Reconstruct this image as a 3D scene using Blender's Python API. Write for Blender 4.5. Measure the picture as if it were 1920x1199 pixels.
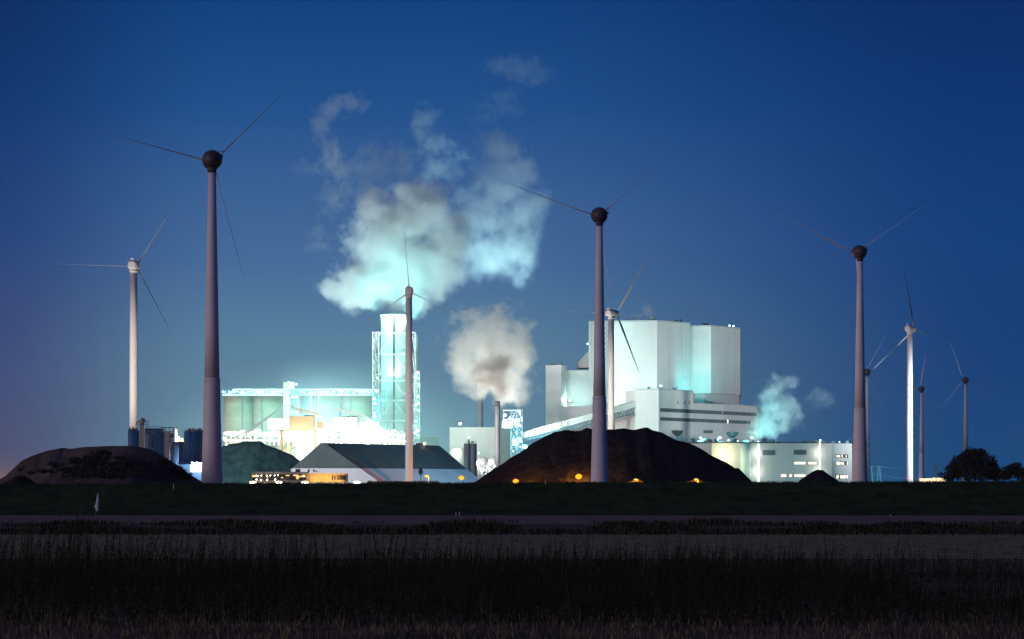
import bpy, bmesh, math, random
from mathutils import Vector, Matrix, noise
random.seed(7)
R = math.radians
sc = bpy.context.scene
for o in list(bpy.data.objects): bpy.data.objects.remove(o)

# ---------------------------------------------------------------- camera
F = 4533.3          # focal length in photo pixels (85 mm lens, photo 1920 wide)
ZC = 5.0            # eye height: standing on a low bank
YH = 906.0          # photo row of the horizon
cam_d = bpy.data.cameras.new('camera'); cam = bpy.data.objects.new('camera', cam_d)
sc.collection.objects.link(cam); sc.camera = cam
cam.location = (0, 0, ZC); cam.rotation_euler = (R(90), 0, 0)
cam_d.lens = 85; cam_d.sensor_width = 36; cam_d.shift_y = (YH - 599.5) / 1920
cam_d.clip_start = 0.5; cam_d.clip_end = 60000

# ---------------------------------------------------------------- render settings
sc.render.engine = 'CYCLES'
sc.view_settings.view_transform = 'Standard'; sc.view_settings.look = 'None'
sc.view_settings.gamma = 1; sc.view_settings.exposure = 0.0
cy = sc.cycles
cy.max_bounces = 4; cy.diffuse_bounces = 2; cy.glossy_bounces = 2; cy.transmission_bounces = 2
cy.volume_bounces = 2; cy.transparent_max_bounces = 8
cy.volume_step_rate = 1.0; cy.volume_max_steps = 160
cy.sample_clamp_indirect = 4.0; cy.sample_clamp_direct = 0
cy.use_denoising = True
cy.caustics_reflective = False; cy.caustics_refractive = False

def s2l(c):
    return tuple(((v/255)/12.92 if v/255 <= .04045 else ((v/255+.055)/1.055)**2.4) for v in c)

# ---------------------------------------------------------------- world: dusk sky by direction
W = bpy.data.worlds.new("World"); sc.world = W; W.use_nodes = True
nt = W.node_tree; nt.nodes.clear()
def N(t, **k):
    n = nt.nodes.new(t)
    for a, b in k.items(): setattr(n, a, b)
    return n
def wm(op, a, b=None, c=None):
    n = N('ShaderNodeMath', operation=op)
    for i, v in enumerate((a, b, c)):
        if v is None: continue
        if isinstance(v, (int, float)): n.inputs[i].default_value = v
        else: nt.links.new(v, n.inputs[i])
    return n.outputs[0]
tc = N('ShaderNodeTexCoord'); sep = N('ShaderNodeSeparateXYZ'); nt.links.new(tc.outputs['Generated'], sep.inputs[0])
X, Y, Z = sep.outputs
hor = wm('SQRT', wm('ADD', wm('MULTIPLY', X, X), wm('MULTIPLY', Y, Y)))
el = wm('DIVIDE', Z, wm('MAXIMUM', hor, .001))
az = wm('DIVIDE', X, wm('MAXIMUM', hor, .001))
def ramp(fac, stops):
    r = N('ShaderNodeValToRGB'); r.color_ramp.interpolation = 'B_SPLINE' if False else 'EASE'
    r.color_ramp.interpolation = 'LINEAR'
    e = r.color_ramp.elements
    while len(e) < len(stops): e.new(.5)
    for i, (p, c) in enumerate(stops):
        e[i].position = p; e[i].color = (*s2l(c), 1) if isinstance(c, tuple) else (c, c, c, 1)
    nt.links.new(fac, r.inputs[0]); return r.outputs[0]
ef = wm('MULTIPLY', el, 2.5)    # 0.4 -> 1
def es(rows): return [(z*2.5, c) for z, c in rows]
left = ramp(ef, es([(0,(140,106,104)),(.005,(98,90,110)),(.014,(78,82,116)),(.045,(64,80,124)),(.1,(32,68,126)),(.155,(6,54,114)),(.2,(0,44,100)),(.39,(4,36,84))]))
cen = ramp(ef, es([(0,(98,142,162)),(.018,(97,139,162)),(.045,(96,135,160)),(.0576,(90,131,160)),(.09,(70,110,158)),(.155,(26,80,142)),(.2,(2,63,128)),(.39,(6,42,96))]))
rig = ramp(ef, es([(0,(16,72,122)),(.018,(14,68,122)),(.045,(14,64,122)),(.1,(2,61,124)),(.155,(0,52,116)),(.2,(0,42,102)),(.39,(2,36,84))]))
fl = wm('MULTIPLY_ADD', az, 1/.105, .215/.105)        # 0 at left edge, 1 near centre
fr = wm('MULTIPLY_ADD', az, 1/.24, .04/.24)
def smooth(v):
    n = N('ShaderNodeMapRange', interpolation_type='SMOOTHSTEP'); nt.links.new(v, n.inputs[0]); return n.outputs[0]
def mixc(f, a, b):
    n = N('ShaderNodeMix', data_type='RGBA'); nt.links.new(f, n.inputs[0])
    nt.links.new(a, n.inputs[6]); nt.links.new(b, n.inputs[7]); return n.outputs[2]
front = mixc(smooth(fr), mixc(smooth(fl), left, cen), rig)
# behind and far left: the afterglow of the sunset
glow = wm('MULTIPLY', smooth(wm('MULTIPLY_ADD', az, -1.4, -.35)), smooth(wm('MULTIPLY_ADD', el, -2.0, 1.0)))
gcol = N('ShaderNodeRGB'); gcol.outputs[0].default_value = (*s2l((190,130,125)), 1)
skyc = mixc(wm('MULTIPLY', glow, .85), front, gcol.outputs[0])
bg = N('ShaderNodeBackground'); out = N('ShaderNodeOutputWorld')
nt.links.new(skyc, bg.inputs[0]); bg.inputs[1].default_value = 1.0
# last trace of daylight from the real sky model, sun already under the horizon
sky = N('ShaderNodeTexSky', sky_type='NISHITA'); sky.sun_disc = False
sky.sun_elevation = R(-3); sky.sun_rotation = R(-80)
bg2 = N('ShaderNodeBackground'); nt.links.new(sky.outputs[0], bg2.inputs[0]); bg2.inputs[1].default_value = 0.006
ad = N('ShaderNodeAddShader'); nt.links.new(bg.outputs[0], ad.inputs[0]); nt.links.new(bg2.outputs[0], ad.inputs[1])
nt.links.new(ad.outputs[0], out.inputs[0])
W.cycles.sampling_method = 'AUTOMATIC'

# ---------------------------------------------------------------- afterglow lamp (soft, low, from the left)
sd = bpy.data.lights.new('afterglow', 'SUN'); so = bpy.data.objects.new('afterglow', sd); sc.collection.objects.link(so)
sd.energy = 0.72; sd.angle = R(24); sd.color = (1.0, .76, .80)
so.rotation_euler = Vector((-.90, -.62, .22)).to_track_quat('Z', 'Y').to_euler()

# ================================================================ helpers
def P(px, py, d): return Vector(((px-960)/F*d, d, ZC + (YH-py)/F*d))
def XX(px, d): return (px-960)/F*d
def HH(py, d): return ZC + (YH-py)/F*d

def tag(o, label=None, cat=None, group=None, kind=None):
    if label: o['label'] = label
    if cat: o['category'] = cat
    if group: o['group'] = group
    if kind: o['kind'] = kind
    return o
def empty(name, loc, rz=0):
    o = bpy.data.objects.new(name, None); sc.collection.objects.link(o)
    o.location = loc; o.rotation_euler = (0, 0, rz); return o
def wloc(o):
    v = Vector(o.location)
    while o.parent: o = o.parent; v += Vector(o.location)
    return v

class MB:
    def __init__(s): s.bm = bmesh.new()
    def box(s, c, size, rz=0):
        c = Vector(c); hx, hy, hz = [v/2 for v in size]; m = Matrix.Rotation(rz, 3, 'Z')
        vs = [s.bm.verts.new(c + m @ Vector((x*hx, y*hy, z*hz))) for x in (-1,1) for y in (-1,1) for z in (-1,1)]
        for f in ((0,1,3,2),(4,6,7,5),(0,4,5,1),(2,3,7,6),(0,2,6,4),(1,5,7,3)): s.bm.faces.new([vs[i] for i in f])
        return s
    def prism(s, pts, z0, z1):
        """pts: list of (x, y); z0, z1 numbers or lists"""
        n = len(pts); z0 = z0 if isinstance(z0, list) else [z0]*n; z1 = z1 if isinstance(z1, list) else [z1]*n
        a = [s.bm.verts.new((p[0], p[1], z)) for p, z in zip(pts, z0)]
        b = [s.bm.verts.new((p[0], p[1], z)) for p, z in zip(pts, z1)]
        s.bm.faces.new(a[::-1]); s.bm.faces.new(b)
        for i in range(n): s.bm.faces.new((a[i], a[(i+1)%n], b[(i+1)%n], b[i]))
        return s
    def beam(s, p, q, w, h=None):
        p, q = Vector(p), Vector(q); h = h or w; d = q-p
        if d.length < 1e-5: return s
        z = d.normalized(); up = Vector((0,0,1)) if abs(z.z) < .98 else Vector((0,1,0))
        x = z.cross(up).normalized(); y = x.cross(z)
        ring = [x*w/2*i + y*h/2*j for i, j in ((-1,-1),(1,-1),(1,1),(-1,1))]
        a = [s.bm.verts.new(p+r) for r in ring]; b = [s.bm.verts.new(q+r) for r in ring]
        s.bm.faces.new(a[::-1]); s.bm.faces.new(b)
        for i in range(4): s.bm.faces.new((a[i], a[(i+1)%4], b[(i+1)%4], b[i]))
        return s
    def tube(s, p, q, r1, r2=None, n=12):
        p, q = Vector(p), Vector(q); r2 = r1 if r2 is None else r2
        z = (q-p).normalized(); up = Vector((0,0,1)) if abs(z.z) < .98 else Vector((0,1,0))
        x = z.cross(up).normalized(); y = x.cross(z)
        a = [s.bm.verts.new(p + (x*math.cos(t)+y*math.sin(t))*r1) for t in [2*math.pi*i/n for i in range(n)]]
        b = [s.bm.verts.new(q + (x*math.cos(t)+y*math.sin(t))*r2) for t in [2*math.pi*i/n for i in range(n)]]
        s.bm.faces.new(a[::-1]); s.bm.faces.new(b)
        for i in range(n):
            f = s.bm.faces.new((a[i], a[(i+1)%n], b[(i+1)%n], b[i])); f.smooth = n > 8
        return s
    def lathe(s, c, prof, n=32, smooth=True):
        c = Vector(c); rings = []
        for r, z in prof:
            rings.append([s.bm.verts.new(c + Vector((r*math.cos(2*math.pi*i/n), r*math.sin(2*math.pi*i/n), z))) for i in range(n)])
        for k in range(len(rings)-1):
            for i in range(n):
                f = s.bm.faces.new((rings[k][i], rings[k][(i+1)%n], rings[k+1][(i+1)%n], rings[k+1][i])); f.smooth = smooth
        s.bm.faces.new(rings[0][::-1]); s.bm.faces.new(rings[-1]); return s
    def ball(s, c, r, sub=2):
        r = Vector(r) if not isinstance(r, (int, float)) else Vector((r, r, r))
        g = bmesh.ops.create_icosphere(s.bm, subdivisions=sub, radius=1)
        for v in g['verts']: v.co = Vector(c) + Vector((v.co.x*r.x, v.co.y*r.y, v.co.z*r.z))
        for f in {f for v in g['verts'] for f in v.link_faces}: f.smooth = True
        return s
    def quad(s, a, b, c, d): s.bm.faces.new([s.bm.verts.new(v) for v in (a, b, c, d)]); return s
    def build(s, name, mat, parent=None, local=False):
        """verts are world coordinates unless local; origin goes to the parent's (or the base centre)"""
        bm = s.bm
        bm.normal_update()
        me = bpy.data.meshes.new(name)
        o = bpy.data.objects.new(name, me); sc.collection.objects.link(o)
        if parent is not None:
            o.parent = parent
            if not local: off = wloc(parent)
            else: off = Vector((0,0,0))
        elif local: off = Vector((0,0,0))
        else:
            xs = [v.co for v in bm.verts]
            off = Vector((sum(v.x for v in xs)/len(xs), sum(v.y for v in xs)/len(xs), min(v.z for v in xs)))
            o.location = off
        for v in bm.verts: v.co -= off
        bm.to_mesh(me); bm.free()
        me.materials.append(mat)
        return o

def split(b, name, mat, parent):
    """build every separate piece collected in b as a part of its own"""
    bm = b.bm; bm.verts.ensure_lookup_table(); seen = set()
    for v0 in bm.verts:
        if v0 in seen: continue
        st = [v0]; comp = []; seen.add(v0)
        while st:
            v = st.pop(); comp.append(v)
            for e in v.link_edges:
                w = e.other_vert(v)
                if w not in seen: seen.add(w); st.append(w)
        nb = MB(); mp = {v: nb.bm.verts.new(v.co) for v in comp}
        for f in {f for v in comp for f in v.link_faces}:
            nf = nb.bm.faces.new([mp[v] for v in f.verts]); nf.smooth = f.smooth
        nb.build(name, mat, parent)
    bm.free()

# ---------------------------------------------------------------- materials
MATS = {}
def mat(name, col, rough=.7, metal=0, nscale=.15, namt=.25, bump=0, bscale=2, seams=None, spec=.3, streak=0):
    if name in MATS: return MATS[name]
    m = bpy.data.materials.new(name); m.use_nodes = True; t = m.node_tree; b = t.nodes['Principled BSDF']
    b.inputs['Roughness'].default_value = rough; b.inputs['Metallic'].default_value = metal
    b.inputs['Specular IOR Level'].default_value = spec
    L = t.links
    def n(k, **a):
        x = t.nodes.new(k)
        for i, j in a.items(): setattr(x, i, j)
        return x
    geo = n('ShaderNodeNewGeometry')
    no = n('ShaderNodeTexNoise'); no.inputs['Scale'].default_value = nscale; no.inputs['Detail'].default_value = 6
    mp = n('ShaderNodeMapping'); L.new(geo.outputs['Position'], mp.inputs[0])
    if streak: mp.inputs['Scale'].default_value = (1, 1, streak)
    L.new(mp.outputs[0], no.inputs[0])
    mr = n('ShaderNodeMapRange'); L.new(no.outputs[0], mr.inputs[0])
    mr.inputs[1].default_value = .3; mr.inputs[2].default_value = .7
    mr.inputs[3].default_value = 1-namt; mr.inputs[4].default_value = 1+namt
    fac = mr.outputs[0]
    def mth(op, a, bb):
        x = n('ShaderNodeMath', operation=op)
        for i, v in enumerate((a, bb)):
            if isinstance(v, (int, float)): x.inputs[i].default_value = v
            else: L.new(v, x.inputs[i])
        return x.outputs[0]
    if seams:
        sx, sz, dep = seams
        sp = n('ShaderNodeSeparateXYZ'); L.new(geo.outputs['Position'], sp.inputs[0])
        h = mth('ADD', sp.outputs[0], mth('MULTIPLY', sp.outputs[1], .7))
        lx = mth('LESS_THAN', mth('FRACT', mth('DIVIDE', h, sx), 0), .35/sx)
        lz = mth('LESS_THAN', mth('FRACT', mth('DIVIDE', sp.outputs[2], sz), 0), .3/sz)
        sm = mth('MAXIMUM', lx, lz)
        fac = mth('MULTIPLY', fac, mth('SUBTRACT', 1.0, mth('MULTIPLY', sm, dep)))
        # panel-to-panel tone
        fx = mth('FLOOR', mth('DIVIDE', h, sx), 0); fz = mth('FLOOR', mth('DIVIDE', sp.outputs[2], sz), 0)
        cb = n('ShaderNodeCombineXYZ'); L.new(fx, cb.inputs[0]); L.new(fz, cb.inputs[1])
        wn = n('ShaderNodeTexWhiteNoise'); L.new(cb.outputs[0], wn.inputs[0])
        fac = mth('MULTIPLY', fac, mth('ADD', .975, mth('MULTIPLY', wn.outputs['Value'], .05)))
    mx = n('ShaderNodeVectorMath', operation='SCALE'); mx.inputs[0].default_value = col[:3]
    L.new(fac, mx.inputs['Scale']); L.new(mx.outputs[0], b.inputs['Base Color'])
    if bump:
        n2 = n('ShaderNodeTexNoise'); n2.inputs['Scale'].default_value = bscale; n2.inputs['Detail'].default_value = 8
        L.new(geo.outputs['Position'], n2.inputs[0])
        bp = n('ShaderNodeBump'); bp.inputs['Distance'].default_value = bump; bp.inputs['Strength'].default_value = .8
        L.new(n2.outputs[0], bp.inputs['Height']); L.new(bp.outputs[0], b.inputs['Normal'])
    MATS[name] = m; return m
def emis(name, col, strength):
    if name in MATS: return MATS[name]
    m = bpy.data.materials.new(name); m.use_nodes = True; t = m.node_tree; t.nodes.clear()
    e = t.nodes.new('ShaderNodeEmission'); e.inputs[0].default_value = (*col, 1); e.inputs[1].default_value = strength
    o = t.nodes.new('ShaderNodeOutputMaterial'); t.links.new(e.outputs[0], o.inputs[0])
    m.cycles.emission_sampling = 'NONE' if strength < 4 else 'FRONT'
    MATS[name] = m; return m

M_clad = mat('white_cladding', (.70,.71,.69), .55, nscale=.05, namt=.09, seams=(7.2, 6.0, .06), streak=.25)
M_clad2 = mat('grey_cladding', (.50,.53,.54), .55, nscale=.05, namt=.11, seams=(7.2, 6.0, .06), streak=.25)
M_band = mat('louvre_band', (.10,.14,.15), .6, nscale=.2, namt=.15)
M_conc = mat('silo_concrete', (.46,.42,.32), .85, nscale=.06, namt=.22, seams=(400, 4.5, .10), streak=2.2)
M_steel = mat('white_steel', (.70,.70,.66), .5, nscale=.3, namt=.1)
M_gsteel = mat('blue_grey_steel', (.16,.28,.34), .5, nscale=.3, namt=.15)
M_dsteel = mat('dark_steel', (.06,.07,.08), .6, nscale=.5, namt=.2)
M_coal = mat('coal', (.013,.0155,.018), .95, nscale=.3, namt=.6, bump=1.6, bscale=.35, spec=.1)
M_coal2 = mat('grey_ore', (.055,.06,.06), .95, nscale=.2, namt=.3, bump=1.0, bscale=.4, spec=.1)
M_sand = mat('sandy_spoil', (.095,.08,.072), .95, nscale=.09, namt=.4, bump=.8, bscale=.25, spec=.1)
M_grass = mat('dike_grass', (.034,.056,.022), .95, nscale=.35, namt=.45, bump=.25, bscale=3, spec=.05)
M_stub = mat('stubble', (.30,.25,.14), .95, nscale=.35, namt=.35, bump=.1, bscale=4, spec=.05, streak=1)
M_soil = mat('field_soil', (.135,.10,.06), .95, nscale=.25, namt=.4, bump=.15, bscale=3, spec=.05)
M_weed = mat('weed_leaves', (.022,.028,.014), .9, nscale=.6, namt=.5, spec=.05)
M_weed2 = mat('dry_grass', (.11,.10,.065), .9, nscale=.6, namt=.5, spec=.05)
M_tower = mat('turbine_grey_paint', (.68,.70,.74), .5, nscale=.15, namt=.06, seams=(900, 3.6, .08))
M_head = mat('turbine_dark_head', (.075,.06,.062), .45, nscale=.6, namt=.2)
M_wtower = mat('turbine_white_paint', (.72,.71,.68), .45, nscale=.15, namt=.05)
M_blade2 = mat('blade_white', (.44,.46,.50), .5, nscale=.2, namt=.05)
M_blade = mat('blade_grey', (.60,.72,.95), .5, nscale=.2, namt=.05)
M_shed = mat('shed_roofing', (.10,.125,.13), .8, nscale=.08, namt=.15, seams=(3.0, 50, .12))
M_shedw = mat('shed_skirting', (.70,.68,.74), .7, nscale=.08, namt=.08, seams=(8, 60, .08))
M_orange = mat('orange_housing', (.72,.50,.28), .6, nscale=.1, namt=.06, seams=(6, 30, .05))
M_whouse = mat('white_housing', (.78,.78,.75), .6, nscale=.1, namt=.04)
M_yard = mat('yard_concrete', (.30,.27,.23), .9, nscale=.05, namt=.3)
M_bsilo = mat('blue_silo', (.035,.12,.24), .5, nscale=.15, namt=.15, seams=(2.4, 8, .12))
M_bsilo2 = mat('pale_blue_silo', (.10,.20,.30), .5, nscale=.15, namt=.15)
M_pale = mat('galvanised', (.42,.42,.34), .5, nscale=.3, namt=.15)
M_stack2 = mat('stack_dark_grey', (.085,.08,.085), .6, nscale=.2, namt=.15, seams=(900, 3.0, .15))
M_stack = mat('stack_grey', (.26,.25,.26), .6, nscale=.2, namt=.12, seams=(900, 3.0, .12))
M_tealb = mat('pale_teal', (.52,.70,.69), .6, nscale=.04, namt=.06, seams=(7.2, 9.0, .05))  # pale teal base; for the rear chimney, lamplight put into the colour
M_bark = mat('bark', (.03,.025,.02), .9)
M_leaf = mat('dark_foliage', (.030,.036,.024), .9, nscale=.4, namt=.5)
M_office = mat('office_panel', (.32,.33,.33), .6, nscale=.3, namt=.06)
M_ofaca = mat('office_orange_facade', (.62,.44,.22), .6, nscale=.4, namt=.08, seams=(1.6, 1.3, .3))
M_glass = mat('dark_glazing', (.03,.035,.045), .2, nscale=.3, namt=.3, spec=.5)
M_poly = mat('plastic_sheet', (.50,.50,.60), .4, nscale=2, namt=.3)
M_wood = mat('weathered_post', (.20,.19,.18), .9)
TEAL = (.30, 1.0, .92); COOL = (.62, 1.0, .93); CREAM = (1.0, .93, .74); WHITE = (.88,.92,1.0); SOD = (1.0, .30, .03)
E_teal = emis('teal_lamp_glow', (.55,1,.96), 14)
E_cool = emis('cool_lamp_glow', (.85,1,.97), 20)
E_white = emis('white_lamp_glow', (.92,.94,1), 22)
E_warm = emis('warm_lamp_glow', (1,.80,.50), 16)
E_sod = emis('sodium_lamp_glow', (1,.27,.01), 2.6)
E_win = emis('lit_window', (1,.95,.78), 1.6)
E_strip = emis('stairwell_light', (1,.97,.82), 3.5)
E_in = emis('lit_office_interior', (1,.62,.22), 1.3)
E_red = emis('red_lamp_glow', (1,.05,.08), 6)

# ---------------------------------------------------------------- lights
def point(name, p, power, col, r=1.0, parent=None):
    l = bpy.data.lights.new(name, 'POINT'); l.energy = power; l.color = col; l.shadow_soft_size = r
    o = bpy.data.objects.new(name, l); sc.collection.objects.link(o); o.location = p
    if parent: o.parent = parent; o.location = Vector(p) - wloc(parent)
    return o
def spot(name, p, target, power, col, ang=60, blend=.6, r=1.0, parent=None):
    l = bpy.data.lights.new(name, 'SPOT'); l.energy = power; l.color = col; l.shadow_soft_size = r
    l.spot_size = R(ang); l.spot_blend = blend
    o = bpy.data.objects.new(name, l); sc.collection.objects.link(o)
    o.location = p; o.rotation_euler = (Vector(target)-Vector(p)).to_track_quat('-Z', 'Y').to_euler()
    if parent: o.parent = parent; o.location = Vector(p) - wloc(parent)
    return o
def lamp(px, py, d, m, size, parent, power=0, col=None, dy=-.6):
    """a luminaire: housing box with a glowing lens in front, and its light"""
    c = P(px, py, d); r = size/F*d/2
    h = MB(); h.box(c + Vector((0, r*1.2, r*.3)), (r*2.4, r*1.4, r*1.6)); hs = h.build('lamp_housing', M_dsteel, parent)
    g = MB(); g.ball(c, (r, r*.7, r*.8), 2); g.build('lamp_lens', m, hs if False else parent)
    if power: point('lamp_light', c + Vector((0, dy-r, 0)), power, col, r, parent)

# ================================================================ SETTING
g = MB(); g.quad((-9000,-400,0),(9000,-400,0),(9000,30000,0),(-9000,30000,0))
tag(g.build('ground', M_soil), kind='structure')
def strip(name, y0, y1, m, z, kind='structure', wob=0):
    b = MB(); n = 40; W_ = 260
    a0 = [b.bm.verts.new((-W_+2*W_*i/n, y0 + wob*noise.noise(Vector((i*.7, y0, 0))), z)) for i in range(n+1)]
    a1 = [b.bm.verts.new((-W_+2*W_*i/n, y1 + wob*noise.noise(Vector((i*.7, y1, 3))), z)) for i in range(n+1)]
    for i in range(n): b.bm.faces.new((a0[i], a0[i+1], a1[i+1], a1[i]))
    return tag(b.build(name, m), kind=kind)
strip('near_field', 40, 100, M_soil, .02)
strip('stubble_field', 158, 233, M_stub, .03, wob=2)
strip('farm_track', 292, 372, mat('dry_track', (.21,.165,.10), .95, nscale=.2, namt=.35), .02)
# dike: an earth bank across the whole view
def dike_y(x): return 372 - x*.03
def dike_top(x): return 4.95 + x*.0026 + .06*noise.noise(Vector((x*.03, 0, 0)))
b = MB(); n = 220; cols = []
for i in range(n+1):
    x = -330 + 660*i/n; yb = dike_y(x); zt = dike_top(x)
    prof = [(-6, -.05), (0, .02), (4, .75), (10, 2.3), (17, zt-.25), (19, zt), (22, zt), (24, zt-.3), (42, -.1)]
    cols.append([b.bm.verts.new((x, yb+a, z + (.05*noise.noise(Vector((x*.2, a, 0))) if 0 < k < 8 else 0))) for k, (a, z) in enumerate(prof)])
for i in range(n):
    for k in range(len(cols[0])-1):
        f = b.bm.faces.new((cols[i][k], cols[i+1][k], cols[i+1][k+1], cols[i][k+1])); f.smooth = True
tag(b.build('dike', M_grass), kind='structure')
# industrial yard behind
b = MB(); b.box((60, 1720, .06), (1300, 760, .1)); tag(b.build('yard', M_yard), kind='structure')

# grass & weeds (uncountable)
def blades(name, mats, spots, wmul=1.0):
    b = MB()
    for (x, y, z, h, w) in spots:
        a = random.uniform(-.9, .9); lx = random.gauss(0, .22)*h; ly = random.gauss(0, .15)*h
        dx = Vector((math.cos(a), math.sin(a), 0))*w/2*wmul
        p = Vector((x, y, z)); q = p + Vector((lx*.4, ly*.4, h*.6)); t = p + Vector((lx, ly, h))
        v = [b.bm.verts.new(c) for c in (p-dx, p+dx, q+dx*.8, q-dx*.8, t)]
        b.bm.faces.new(v[:4]); b.bm.faces.new((v[3], v[2], v[4]))
    return b.build(name, mats)
sp = []
for _ in range(9000):
    x = random.uniform(-105, 105); yb = dike_y(x); k = random.random()
    a = 17 + 6*k; sp.append((x, yb+a, dike_top(x)-.08, random.uniform(.1, .42)*(1+.8*max(0, noise.noise(Vector((x*.15, 1, 1))))), .09))
tag(blades('crest_grass', M_grass, sp), kind='stuff')
sp = []
for _ in range(12000):
    x = random.uniform(-88, 88); y = random.uniform(230, 305)
    den = noise.noise(Vector((x*.10, y*.05, 5)))
    if den < (-.05 if y < 300 else .22) and y > 255: continue
    sp.append((x, y, 0, random.uniform(.12, .45) + max(0, den)*.8, .16))
tag(blades('track_verge_grass', M_weed, sp), kind='stuff')
sp = []
for _ in range(14000):      # low dry grass over the stubble and at the picture's foot
    if random.random() < .45: y = random.uniform(62, 93); h = random.uniform(.12, .4)
    else: y = random.uniform(135, 232); h = random.uniform(.06, .22)
    x = random.uniform(-.24, .24)*y
    sp.append((x, y, 0, h, .02+y*.0003))
tag(blades('dry_stubble_grass', M_weed2, sp), kind='stuff')
def stems(name, m, cnt, y0, y1, hf):
    b = MB()
    for _ in range(cnt):
        y = random.uniform(y0, y1); x = random.uniform(-.235, .235)*y
        n1 = noise.noise(Vector((x*.07, y*.06, 2)))+.25*noise.noise(Vector((x*.02, 0, 9))) ; n2 = noise.noise(Vector((x*.6, y*.4, 7)))
        h = hf(y) * (.92 + 1.15*n1 + .55*n2) * random.uniform(.55, 1.08)
        if random.random() < .02: h *= 1.45
        if h < .25: continue
        lean = Vector((random.gauss(.05, .1), random.gauss(0, .08), 0))
        p0 = Vector((x, y, 0)); w = .012
        prev = p0
        seg = 3
        pts = [p0 + lean*h*(t*t) + Vector((0, 0, h*t)) for t in (0, .5, 1)]
        for a, c in zip(pts, pts[1:]):
            v = [b.bm.verts.new(q) for q in (a+Vector((-w,0,0)), a+Vector((w,0,0)), c+Vector((w*.7,0,0)), c+Vector((-w*.7,0,0)))]
            b.bm.faces.new(v)
        for k in range(int(4+h*5)):     # leaves up the stem
            t = random.uniform(.05, 1.0); q = p0 + lean*h*t*t + Vector((0,0,h*t))
            an = random.uniform(0, 6.28); L_ = random.uniform(.10, .26)*(1.15-t*.6)
            d = Vector((math.cos(an), math.sin(an), random.uniform(-.1, .7)))*L_
            s_ = Vector((-math.sin(an), math.cos(an), .3))*L_*.16
            v = [b.bm.verts.new(c) for c in (q, q+d*.5+s_, q+d, q+d*.5-s_)]
            b.bm.faces.new(v)
    return b.build(name, m)
tag(stems('ditch_weeds', M_weed, 8200, 84, 132, lambda y: 1.25 + .7*(1-abs(y-104)/28)), kind='stuff')

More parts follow.
